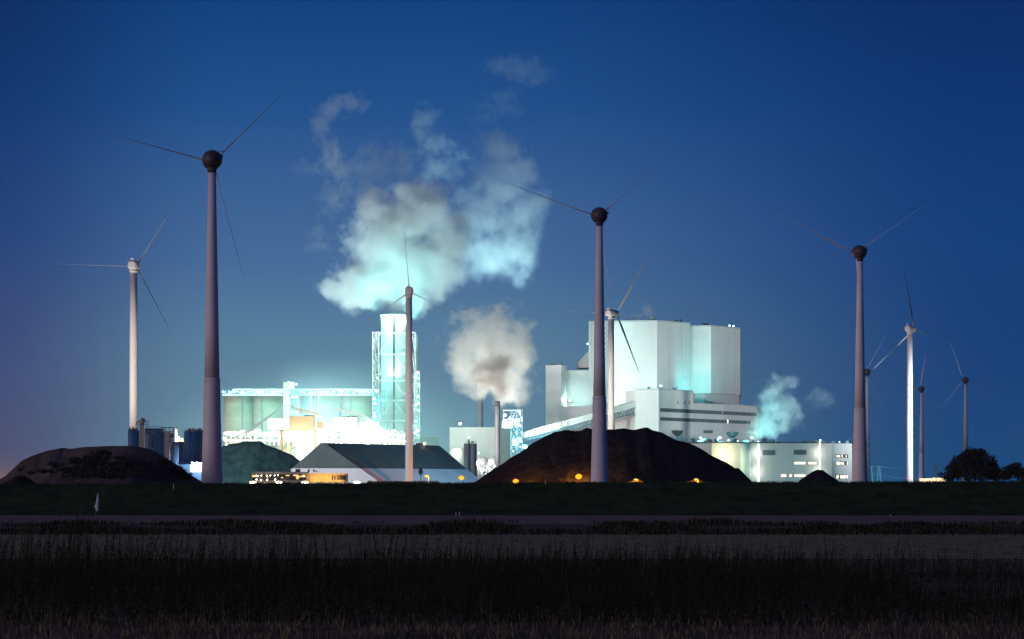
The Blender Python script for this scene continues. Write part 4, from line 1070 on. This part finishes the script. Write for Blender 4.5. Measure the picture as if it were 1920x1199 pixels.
# pale verge hedge behind the crest, right of the office
b = MB()
for k in range(900):
    px = random.uniform(690,822); q = P(px, 905, 470+random.uniform(0,6)); hh = .5+.5*noise.noise(Vector((px*.08,0,0)))
    leafy(b, q+Vector((0,0,-.2+hh*.5*random.random())), (.3,.3,.35), 3, .14)
tag(b.build('verge_grass', mat('pale_verge', (.16,.15,.07), .9)), kind='stuff')

# ---- sodium street lamps behind the dike
def street(px, py, d, lab, size=6, power=900, extra=None):
    o = empty('street_lamp', (XX(px,d),d,0)); tag(o, lab, 'street lamp', 'orange street lamps behind the dike')
    q = P(px,py,d); b = MB(); b.tube((q.x+.5,q.y,0),(q.x+.5,q.y,q.z+.35),.09,.06,8); b.beam((q.x+.5,q.y,q.z+.35),(q.x-.1,q.y,q.z+.35),.08); b.build('pole', M_dsteel, o)
    b = MB(); b.box((q.x,q.y,q.z+.26),(.9,.35,.16)); hd = b.build('lamp_head', M_dsteel, o)
    b = MB(); r = size/F*d/2; b.ball(q, (r,r*.8,r*.8), 3); b.build('lamp_lens', E_sod, hd)
    point('lamp_light', q+Vector((0,r+.7,-.2)) if size > 5 else q+Vector((0,-r-.2,-.3)), power, SOD, .4, o)
    return o
street(865,896.5,1180,'orange street lamp at the foot of the storage shed, right of the speed sign',10,2.5e4)
street(967,903.0,968,'orange street lamp sitting lowest on the dike crest',11,1.8e4)
street(1085,894,960,'brightest orange street lamp, left of the turbine before the coal heap',12,2.4e4)
street(800,894.5,600,'small yellowish street lamp close to the round speed sign',4.5,5000)
street(1192,901,586.5,'street lamp just below the crest lighting a patch of grass before the coal heap',4,5000)
street(1305,901,586.5,'street lamp hidden by the crest lighting grass at the right foot of the coal heap',4,5000)
for px in (1192,1303):
    b = MB()
    for k in range(420): 
        x_ = random.gauss(px,11); q = P(x_,904.5,590+random.uniform(-2,4)); q.z = 4.8; leafy(b, q+Vector((0,0,random.random()*1.0*max(0,1-abs(x_-px)/28))), (.25,.25,.2), 2, .12)
    tag(b.build('verge_grass', mat('pale_verge', (.16,.15,.07), .9)), kind='stuff')
# berm that carries those patches
b = MB(); b.prism([(XX(1140,594),582),(XX(1360,594),582),(XX(1360,594),594),(XX(1140,594),594)], 0, 4.75); tag(b.build('verge_bank', M_grass), kind='structure')

# ---- speed sign on the dike
SG_ = empty('speed_sign', (XX(788.7,392),392,4.9)); tag(SG_, 'round speed limit sign on a thin pole standing on the dike crest', 'sign')
d = 392
b = MB(); q = P(788.7,884.5,d); b.tube((q.x,q.y+.06,4.7),(q.x,q.y+.06,q.z+.3),.045,n=8); b.build('pole', M_dsteel, SG_)
def disc(name, m, rx, rz, y, th):
    b = MB(); n = 32; a = []; c = []
    for i in range(n):
        t = 2*math.pi*i/n; a.append(b.bm.verts.new((q.x+rx*math.cos(t), q.y+y, q.z+rz*math.sin(t)))); c.append(b.bm.verts.new((q.x+rx*math.cos(t), q.y+y+th, q.z+rz*math.sin(t))))
    b.bm.faces.new(a); b.bm.faces.new(c[::-1])
    for i in range(n): b.bm.faces.new((a[i], c[i], c[(i+1)%n], a[(i+1)%n]))
    bmesh.ops.recalc_face_normals(b.bm, faces=b.bm.faces); return b.build(name, m, SG_)
disc('rim', mat('sign_rim', (.03,.02,.04), .6), .36, .58, 0, .03)
disc('face', mat('sign_face', (.30,.30,.42), .6), .25, .43, -.02, .02)
cu = bpy.data.curves.new('digits', 'FONT'); cu.body = '70'; cu.size = .62; cu.align_x = 'CENTER'; cu.align_y = 'CENTER'; cu.extrude = .006; cu.space_character = .9
co = bpy.data.objects.new('tmp', cu); sc.collection.objects.link(co); dg_ = bpy.context.evaluated_depsgraph_get()
me = bpy.data.meshes.new_from_object(co.evaluated_get(dg_)); bpy.data.objects.remove(co)
to = bpy.data.objects.new('digits', me); sc.collection.objects.link(to); to.parent = SG_; to.location = q + Vector((0,-.035,0)) - Vector(SG_.location); to.rotation_euler = (R(90),0,0); to.scale = (.72,1.05,1)
me.materials.append(mat('sign_ink', (.015,.015,.03), .6))

# ---- small markers
def post(px, y0, y1, d, lab, m=M_whouse, w=.1):
    b = MB(); p = P(px,y0,d); h = (y0-y1)/F*d
    b.lathe(p, [(w/2,-.3),(w/2,h*.9),(w*.35,h)], 8); o = b.build('marker_post', m); return tag(o, lab, 'post', 'small marker posts along the dike')
post(325.5,914,907,382,'pale marker post high on the dike below the blue silos')
post(855,964.5,961,368,'left one of two tiny pale posts at the foot of the dike')
post(861.5,964,960,368,'right one of two tiny pale posts at the foot of the dike')
post(1669.5,969,965,362,'tiny pale post at the foot of the dike below the white turbine')
post(1023,907,901.5,389,'short pale post on the crest between two orange street lamps')
# plastic-wrapped stake in the field
ps = empty('bagged_stake', (XX(180,345),345,0)); tag(ps, 'leaning stake wrapped in pale plastic sheet standing before the dike at the left', 'stake')
d = 345
b = MB(); b.tube(Vector((XX(179,d),d,-.2)), P(183.5,926,d), .045, .03, 8); b.build('stake', M_wood, ps)
b = MB(); rings = []
for k, (px, py, r, r2) in enumerate(((183.6,926,.03,.04),(183.6,931,.16,.1),(183.4,938,.2,.14),(182.6,944,.19,.14),(182.4,950,.24,.16),(182.8,956,.23,.12),(183.5,958.5,.1,.05))):
    c = P(px,py,d); rings.append([b.bm.verts.new(c+Vector((r*math.cos(t)*(1+.3*math.sin(3*t+k)), r2*math.sin(t), .1*math.sin(2*t+k)))) for t in [2*math.pi*i/14 for i in range(14)]])
for r0, r1 in zip(rings, rings[1:]):
    for i in range(14): f = b.bm.faces.new((r0[i], r0[(i+1)%14], r1[(i+1)%14], r1[i])); f.smooth = True
b.bm.faces.new(rings[0]); b.bm.faces.new(rings[-1])
a_, c_, e_ = P(181.5,943,d), P(175,953,d), P(178.5,951,d)
b.bm.faces.new([b.bm.verts.new(v) for v in (a_, c_, e_, P(182.5,947,d))])
bmesh.ops.recalc_face_normals(b.bm, faces=b.bm.faces); b.build('plastic_wrap', M_poly, ps)

# ---- pylons and wires, far right
pyl = []
for i, (px, top) in enumerate(((1632.5,874),(1648,874),(1753,870))):
    d = 3200; o = empty('pylon', (XX(px,d),d,0)); tag(o, ('far lattice pylon, the left one of the pair right of the dark-headed turbine','far lattice pylon, the right one of the pair, before the white turbine','far lone lattice pylon left of the round bush')[i], 'pylon', 'far power pylons')
    b = MB(); zt = HH(top,d); hw = 3.4
    for sx in (-1,1):
        for sy in (-1,1): b.beam((XX(px,d)+sx*hw,d+sy*hw,0),(XX(px,d)+sx*.8,d+sy*.8,zt),.5)
    n = 7
    for k in range(n):
        t0, t1 = k/n, (k+1)/n; w0, w1 = hw+(.8-hw)*t0, hw+(.8-hw)*t1
        b.beam((XX(px,d)-w0,d-w0,zt*t0),(XX(px,d)+w1,d-w1,zt*t1),.35); b.beam((XX(px,d)+w0,d-w0,zt*t0),(XX(px,d)-w1,d-w1,zt*t1),.35)
    b.build('frame', M_gsteel, o)
    b = MB()
    for k, py in enumerate((top+1, top+7)): b.beam((XX(px,d)-4+k,d,HH(py,d)),(XX(px,d)+4-k,d,HH(py,d)),.4)
    b.build('crossarm', M_gsteel, o)
    if i == 2: b = MB(); b.beam(P(753+1000,870,d), P(765+1000,890,d), .5); b.beam(P(1753,870,d), P(1741,893,d), .3); b.build('strut', M_gsteel, o)
b = MB()
def wire(p, q, sag):
    n = 12; pts = [p.lerp(q, i/n) - Vector((0,0,sag*4*(i/n)*(1-i/n))) for i in range(n+1)]
    for a, c in zip(pts, pts[1:]): b.beam(a, c, .22)
wire(P(1630,875,3200), P(1648,875,3200), .8); wire(P(1648,875,3200), P(1700,876.5,3220), 1.5); wire(P(1635,888,3200), P(1690,897,3200), .5); wire(P(1740,896,3200), P(1753,893,3200), .3); wire(P(1700,876.5,3220), P(1753,871,3200), 2)
tag(b.build('power_lines', M_gsteel), 'thin power lines strung between the far pylons at the right', 'power lines')
spot('pylon_spot', (560, 3050, 3), P(1640,885,3200), 1.2e6, TEAL, 60, 1)  # teal spot without a fixture, aimed at the far pylons
for px, py, lab in ((1703,897,'tiny red lamp at the foot of the white turbine'),(1771,898.5,'tiny red lamp beside the round bush')):
    d = 700; o = empty('warning_lamp', (XX(px,d),d,0)); tag(o, lab, 'lamp')
    q = P(px,py,d); b = MB(); b.tube((q.x,q.y,0),(q.x,q.y,q.z-.15),.05,n=6); b.build('pole', M_dsteel, o); b = MB(); b.ball(q,.18,2); b.build('lamp_lens', E_red, o)
b = MB(); b.box((XX(1741,1500),1500,HH(900,1500)/2+.5),(12,5,HH(898,1500))); b.box((XX(1762,1500),1500,4),(9,4,8.5))
tag(b.build('site_hut', M_orange), 'low huts with a dim orange glow at the foot of the far pinkish turbine', 'hut')
point('hut_light', (XX(1741,1490),1488,7), 250, (1,.5,.2), 1)

# ---- trees at the far right
def tree(px, d, blobs, lab):
    o = empty('tree', (XX(px,d),d,0)); tag(o, lab, 'tree')
    b = MB(); r = random.Random(px)
    base = Vector((XX(px,d),d,-.2)); top = base + Vector((0,0,3.4)); b.tube(base, top, .38, .22, 10)
    for _ in range(9):
        q = top + Vector((r.uniform(-5,5), r.uniform(-3,3), r.uniform(1.5,5))); b.tube(top-Vector((0,0,r.uniform(0,1.6))), q, .16, .05, 6)
    b.build('trunk', M_bark, o)
    b = MB()
    for x, y, rx, ry in blobs:
        c = P(x,y,d); R1 = rx/F*d; R2 = ry/F*d
        for _ in range(int(55*R1*R2)+40):
            v = Vector((random.gauss(0,1),random.gauss(0,1),random.gauss(0,1))).normalized()*(random.random()**.35)
            k = 1 + .22*noise.noise(Vector((v.x*3+x, v.y*3, v.z*3+y)))
            leafy(b, c+Vector((v.x*R1*k, v.y*R1*.8*k, v.z*R2*k)), (.35,.35,.3), 9, .17)
    b.build('crown', M_leaf, o)
tree(1826,620,[(1800,872,20,20),(1790,885,20,16),(1822,862,24,22),(1845,868,24,20),(1858,882,20,18),(1826,888,42,16),(1812,852,10,10),(1838,850,12,9),(1868,890,13,12),(1780,896,10,8)],'large round dark bush-like tree at the far right behind the dike')
tree(1900,600,[(1893,884,14,13),(1905,881,14,14),(1918,890,16,14),(1884,892,12,10),(1932,892,14,12)],'lower dark tree cut by the right edge of the picture')
b = MB(); leafy(b, P(1765,891,640), (1.2,1,.9), 160, .18); leafy(b, P(1772,896,640), (1.5,1,.8), 160, .18); leafy(b, P(1757,897,640), (.8,.6,.4), 60, .14)
tag(b.build('shrub', M_leaf), 'small dark shrub just left of the large round tree', 'shrub')

# ================================================================ YARD FLOODS, unseen and without fixtures, lighting the big walls
spot('yard_floodlight', (-45,1330,28), P(1150,700,1800), 2.0e6, (1,.98,.91), 40, 1, 4)
spot('yard_floodlight', (-120,1420,20), P(1215,745,1650), 1.2e5, (1,1,.9), 40, 1, 4)
spot('yard_floodlight', (330,1360,22), P(1330,690,1800), 4.2e6, (.96,.99,.98), 44, 1, 4)
spot('roof_floodlight', (XX(1304,1800),1800,64), P(1308,680,1838), 4.5e4, (.10,1,1), 95, 1, 2)
spot('yard_floodlight', (205,1380,5), P(1450,865,1500), 1.3e5, (.38,1,.97), 90, 1, 3)
spot('yard_floodlight', (120,1420,4), P(1480,880,1500), 3e4, (.35,1,.95), 90, 1, 3)
spot('yard_floodlight', (-300,1550,20), P(470,780,1750), 8.5e5, (1,.93,.72), 60, 1, 3)
spot('yard_floodlight', (-95,1560,20), P(640,770,1750), 7e5, (1,.95,.76), 70, 1, 3)
spot('yard_floodlight', (-60,1500,15), P(740,700,1740), 4.5e5, (.55,1,.95), 60, 1, 3)
spot('yard_floodlight', (-30,1440,8), P(895,825,1700), 6.5e4, (1,1,.84), 60, 1, 3)
spot('yard_floodlight', (-30,1500,8), P(932,790,1700), 6e4, (.40,1,.92), 40, 1, 3)
spot('yard_floodlight', (-110,1375,10), P(600,790,1500), 1.2e5, (1,.97,.9), 80, 1, 3)  # unseen, added in front to light the crane housings
spot('yard_floodlight', (-110,1400,30), P(630,772,1500), 2.5e5, (1,.98,.92), 45, 1, 3)  # unseen, added higher up to brighten the white booms
# lights on the white turbines (site lighting near their feet)
spot('turbine_floodlight', (30,1285,3), (XX(1146,1354),1354,75), 4.6e5, (1,.95,.78), 60, 1, 2)
spot('turbine_floodlight', (225,1420,3), (XX(1706,1490),1490,70), 1.2e5, (1,.97,.84), 60, 1, 2)
spot('turbine_floodlight', (-175,975,3), (XX(250,1055),1055,75), 4.5e5, (1,.90,.84), 60, 1, 2)
spot('turbine_floodlight', (-70,1110,3), (XX(767,1193),1193,75), 1.2e5, (1,.80,.74), 60, 1, 2)
# unseen spots added in front as plant glow on shed and ore heap
spot('yard_floodlight', (-130,1120,25), P(600,860,1200), 2.2e5, (.85,1,1), 80, 1, 3)
spot('yard_floodlight', (-185,1180,30), P(480,850,1310), 9e5, (.28,.92,.98), 80, 1, 3)
spot('yard_floodlight', (25,1200,42), P(770,850,1250), 1.5e5, (.30,.78,1), 100, 1, 8)
spot('yard_floodlight', (-20,1340,40), P(932,800,1400), 1.5e4, (1,.95,.9), 60, 1, 3)

# ================================================================ STEAM
def steam(name, blobs, d, col, dens, nscale, label, amp=1.7, warp=.45, depth=.8, gain=1.8, thr=.42, fine=0, aniso=0.0, kind=None, cat='steam cloud', absorb=None, voxel=None):
    """a closed shell around the cloud, holding a volume whose density is modelled from soft blobs broken up by noise"""
    B = [(P(x,y,d+(e[0] if e else 0)), rx/F*d, ry/F*d, w) for x, y, rx, ry, w, *e in blobs]
    b = MB()
    SM = max(r for _, r, _, _ in B)*.34
    for c, rx, ry, w in B: b.ball(c, (rx*1.36+SM, (max(rx,ry)*depth*1.36 if rx > 3 else rx*1.36)+SM, ry*1.36+SM), 3)
    tmp = b.build('tmp', bpy.data.materials[0]); 
    md = tmp.modifiers.new('r', 'REMESH'); md.mode = 'VOXEL'; md.voxel_size = voxel or max(1.0, min(max(r for _, r, _, _ in B)/5, 5))
    me = bpy.data.meshes.new_from_object(tmp.evaluated_get(bpy.context.evaluated_depsgraph_get()))
    loc = tmp.location.copy(); bpy.data.objects.remove(tmp)
    S0 = max(r for _, r, _, _ in B)
    for v in me.vertices:
        p = v.co + loc; nv = noise.noise(p/(S0*.55)) + .5*noise.noise(p/(S0*.22))
        v.co += v.normal*(nv*S0*.06)
    o = bpy.data.objects.new(name, me); sc.collection.objects.link(o); o.location = loc
    me.materials.clear()
    m = bpy.data.materials.new(name+'_vapour'); m.use_nodes = True; t = m.node_tree; t.nodes.clear(); L = t.links
    def n(k, **a):
        x = t.nodes.new(k)
        for i, j in a.items(): setattr(x, i, j)
        return x
    def mth(op, a, bb=None, c=None, clamp=False):
        x = n('ShaderNodeMath', operation=op, use_clamp=clamp)
        for i, v in enumerate((a, bb, c)):
            if v is None: continue
            if isinstance(v, (int, float)): x.inputs[i].default_value = v
            else: L.new(v, x.inputs[i])
        return x.outputs[0]
    def vm(op, a, bb=None):
        x = n('ShaderNodeVectorMath', operation=op)
        for i, v in enumerate((a, bb)):
            if v is None: continue
            if isinstance(v, (tuple, Vector)): x.inputs[i].default_value = v
            else: L.new(v, x.inputs[i])
        return x
    geo = n('ShaderNodeNewGeometry'); pos = geo.outputs['Position']
    nz = n('ShaderNodeTexNoise'); nz.inputs['Scale'].default_value = nscale*1.5; nz.inputs['Detail'].default_value = 8; nz.inputs['Roughness'].default_value = .68; L.new(pos, nz.inputs[0])
    wz = n('ShaderNodeTexNoise'); wz.inputs['Scale'].default_value = nscale*.45; wz.inputs['Detail'].default_value = 2; L.new(pos, wz.inputs[0])
    off = vm('SUBTRACT', wz.outputs['Color'], (.5,.5,.5)).outputs[0]
    sc_ = n('ShaderNodeVectorMath', operation='SCALE'); L.new(off, sc_.inputs[0]); sc_.inputs['Scale'].default_value = warp*S0*2
    p2 = vm('ADD', pos, sc_.outputs[0]).outputs[0]
    nn = mth('MULTIPLY', mth('SUBTRACT', nz.outputs[0], .5), amp*2)
    tot = None
    for c, rx, ry, w in B:
        q = vm('SUBTRACT', p2, c).outputs[0]; dy_ = max(rx,ry)*depth if rx > 3 else rx
        q = vm('MULTIPLY', q, (.72/rx, .72/dy_, .72/ry)).outputs[0]
        f = mth('MULTIPLY', mth('SUBTRACT', 1.0, vm('LENGTH', q).outputs['Value']), 1.6*min(w, 1.3))
        tot = f if tot is None else mth('SMOOTH_MAX', tot, f, .25)
    tot = mth('MULTIPLY', mth('SUBTRACT', mth('ADD', tot, nn), thr), gain, clamp=True)
    vz = n('ShaderNodeTexNoise'); vz.inputs['Scale'].default_value = nscale*.8; vz.inputs['Detail'].default_value = 3; L.new(p2, vz.inputs[0])
    tot = mth('MULTIPLY', tot, mth('MULTIPLY_ADD', mth('SUBTRACT', vz.outputs[0], 0.34), 4.0, .35, clamp=True))
    pv = n('ShaderNodeVolumePrincipled'); pv.inputs['Color'].default_value = (*col, 1); pv.inputs['Anisotropy'].default_value = aniso
    if absorb: pv.inputs['Absorption Color'].default_value = (*absorb, 1)
    L.new(mth('MULTIPLY', tot, dens), pv.inputs['Density'])
    ou = n('ShaderNodeOutputMaterial'); L.new(pv.outputs[0], ou.inputs['Volume'])
    m.cycles.volume_sampling = 'MULTIPLE_IMPORTANCE'
    try: m.cycles.volume_step_rate = .25
    except Exception: pass
    me.materials.append(m)
    return tag(o, label, cat, kind=kind)
SD = 1740
steam('steam_plume', [(742,582,13,20,1.6),(744,556,22,30,1.4),(748,510,58,50,1),(735,455,80,70,1),(795,498,72,70,1),(690,528,62,46,1),(645,540,34,26,1),(626,528,16,12,.8),(700,405,46,44,1),(672,385,18,20,.7),(790,402,64,50,1),(832,450,44,58,1),(772,366,36,26,.9),(735,372,30,22,.6)], SD,
      (.97,.97,.97), .075, .036, 'thick billowing steam cloud lit teal from below, rising from the framed chimney', thr=.22, gain=2.0)
steam('steam_plume', [(925,285,44,42,.9),(942,345,60,58,1),(985,400,44,56,.9),(968,465,50,52,1),(905,482,62,46,1),(905,405,56,54,.9),(945,412,40,40,.8),(866,372,36,26,.6),(850,330,24,22,.4)], SD+90,
      (.96,.97,.98), .026, .036, 'fainter tall grey steam cloud drifting right of the teal one', thr=.34)
steam('steam_wisp', [(600,245,20,36,1),(617,208,28,24,1),(655,190,36,17,.9),(682,198,14,18,.9),(618,290,24,40,1),(640,322,22,26,.8)], SD+60,
      (.96,.97,.98), .024, .07, 'hook-shaped wisp of steam at the upper left of the clouds', cat='steam wisp', amp=2.2, thr=.42)
steam('steam_wisp', [(624,375,30,34,1),(570,316,26,16,.8),(600,455,26,36,.7),(640,345,30,24,.5)], SD+60, (.96,.97,.98), .014, .07, 'faint ragged puffs of steam left of the teal cloud', cat='steam wisp', amp=2.2, thr=.42)
steam('steam_wisp', [(804,236,30,34,1.1),(818,278,30,38,1),(812,320,50,30,.8),(735,312,64,40,.75),(690,345,46,36,.7),(855,300,30,24,.5)], SD+60,
      (.96,.97,.98), .020, .06, 'upright wisp of steam above the middle of the teal cloud', cat='steam wisp', amp=2.3, thr=.42)
steam('steam_wisp', [(960,128,56,28,1),(1008,148,36,18,.9),(950,185,40,28,.9),(915,215,30,26,.7)], SD+60, (.96,.97,.98), .007, .06, 'topmost thin wisp of steam, high above the grey cloud', cat='steam wisp', amp=2.3, thr=.42)
steam('steam_plume', [(912,650,62,54,1),(930,705,58,52,1),(935,590,34,26,.8),(872,672,38,50,1),(974,655,30,50,.9),(908,605,60,24,.7),(878,735,26,20,.6),(962,742,26,26,.6),(845,640,22,16,.5),(985,610,20,14,.5)], 1500,
      (.98,.97,.93), .075, .062, 'round cream-white steam cloud above the slim grey stack', warp=.4, amp=1.9, thr=.34)
steam('smoke_puff', [(926,695,44,44,1),(936,724,26,28,1),(908,710,28,26,.9),(933,747,7,9,1.3)], 1424, (.50,.37,.35), .16, .08, 'brownish grey smoke in the middle of the cream-white steam cloud', warp=.2, amp=1.5, thr=.5, gain=1.0, cat='smoke')
steam('steam_plume', [(1455,738,34,30,.8),(1462,772,42,38,1),(1436,795,36,28,1),(1416,815,22,16,1.1),(1482,722,22,20,.6),(1450,708,24,16,.5)], 1560, (.96,.97,.97), .040, .08, 'teal lit steam drifting up from the roof of the long low hall', amp=2.1)
steam('steam_wisp', [(1538,745,26,16,1.1),(1526,758,14,12,.8)], 1560, (.96,.97,.97), .020, .10, 'small detached steam puff right of the low hall steam', cat='steam wisp', amp=2.1)
steam('steam_wisp', [(1214,584,12,16,1.1),(1198,596,22,8,.8),(1172,600,20,6,.6)], 1815, (.96,.97,.97), .05, .14, 'small steam trail on the top edge of the boiler house', cat='steam wisp')
# spots that light the clouds, set without fixtures
spot('cloud_light', P(905,770,1440), P(915,670,1500), 1.2e5, (1,.95,.80), 90, 1, 3)
spot('cloud_light', P(960,775,1500), P(940,670,1500), 3e4, (1,.98,.88), 90, 1, 3)
spot('cloud_light', P(905,770,1530), P(915,640,1500), 1.2e5, (.95,1,.90), 90, 1, 3)
spot('cloud_light', P(1405,822,1545), P(1455,760,1560), 2e5, (.35,1,.95), 100, 1, 2)
spot('cloud_light', P(880,800,1835), P(945,365,1830), 3.4e6, (.45,.93,1), 50, .6, 3)  # unseen spot added to brighten the grey cloud
spot('cloud_light', (-85,1480,20), P(745,440,1740), 2.3e6, (.42,.95,.98), 40, .7, 3)  # unseen fill added for the main cloud
spot('cloud_light', (-140,1600,20), P(745,240,1800), 2.8e6, (.66,.94,1), 60, .8, 3)  # unseen spot added as the plant's broad glow on the high wisps

# thin vapour hanging between the lit plant buildings
MC = Vector((XX(620,1650), 1650, 4)); MR = Vector((160, 125, 92))
b = MB(); b.ball(MC, MR*1.01, 4)
for v in b.bm.verts: v.co.z = max(v.co.z, .4)
ms = b.build('mist', bpy.data.materials.new('plant_vapour')); mm = ms.data.materials[0]; mm.use_nodes = True; mt = mm.node_tree; mt.nodes.clear()
def mn(k, op=None):
    x = mt.nodes.new(k)
    if op: x.operation = op
    return x
g_ = mn('ShaderNodeNewGeometry'); s1 = mn('ShaderNodeVectorMath', 'SUBTRACT'); mt.links.new(g_.outputs['Position'], s1.inputs[0]); s1.inputs[1].default_value = MC
s2 = mn('ShaderNodeVectorMath', 'DIVIDE'); mt.links.new(s1.outputs[0], s2.inputs[0]); s2.inputs[1].default_value = MR
s3 = mn('ShaderNodeVectorMath', 'DOT_PRODUCT'); mt.links.new(s2.outputs[0], s3.inputs[0]); mt.links.new(s2.outputs[0], s3.inputs[1])
s4 = mn('ShaderNodeMath', 'SUBTRACT'); s4.inputs[0].default_value = 1; mt.links.new(s3.outputs['Value'], s4.inputs[1]); s4.use_clamp = True
s5 = mn('ShaderNodeMath', 'POWER'); mt.links.new(s4.outputs[0], s5.inputs[0]); s5.inputs[1].default_value = 1.6
s6 = mn('ShaderNodeMath', 'MULTIPLY'); mt.links.new(s5.outputs[0], s6.inputs[0]); s6.inputs[1].default_value = .0042
mv = mn('ShaderNodeVolumePrincipled'); mt.links.new(s6.outputs[0], mv.inputs['Density']); mv.inputs['Color'].default_value = (.72,1,.97,1)
mo = mn('ShaderNodeOutputMaterial'); mt.links.new(mv.outputs[0], mo.inputs['Volume']); mm.cycles.volume_step_rate = .8; tag(ms, kind='stuff')

# ================================================================ HAZE
hb_ = MB(); hb_.box((0, 1900, 205), (1900, 4400, 412)); hz_ = hb_.build('haze', bpy.data.materials.new('haze_air'))
hm_ = hz_.data.materials[0]; hm_.use_nodes = True; ht = hm_.node_tree; ht.nodes.clear()
hv = ht.nodes.new('ShaderNodeVolumePrincipled'); hv.inputs['Density'].default_value = .000025; hv.inputs['Color'].default_value = (.80,.92,1,1); hv.inputs['Anisotropy'].default_value = .0
ho = ht.nodes.new('ShaderNodeOutputMaterial'); ht.links.new(hv.outputs[0], ho.inputs['Volume']); tag(hz_, kind='stuff')
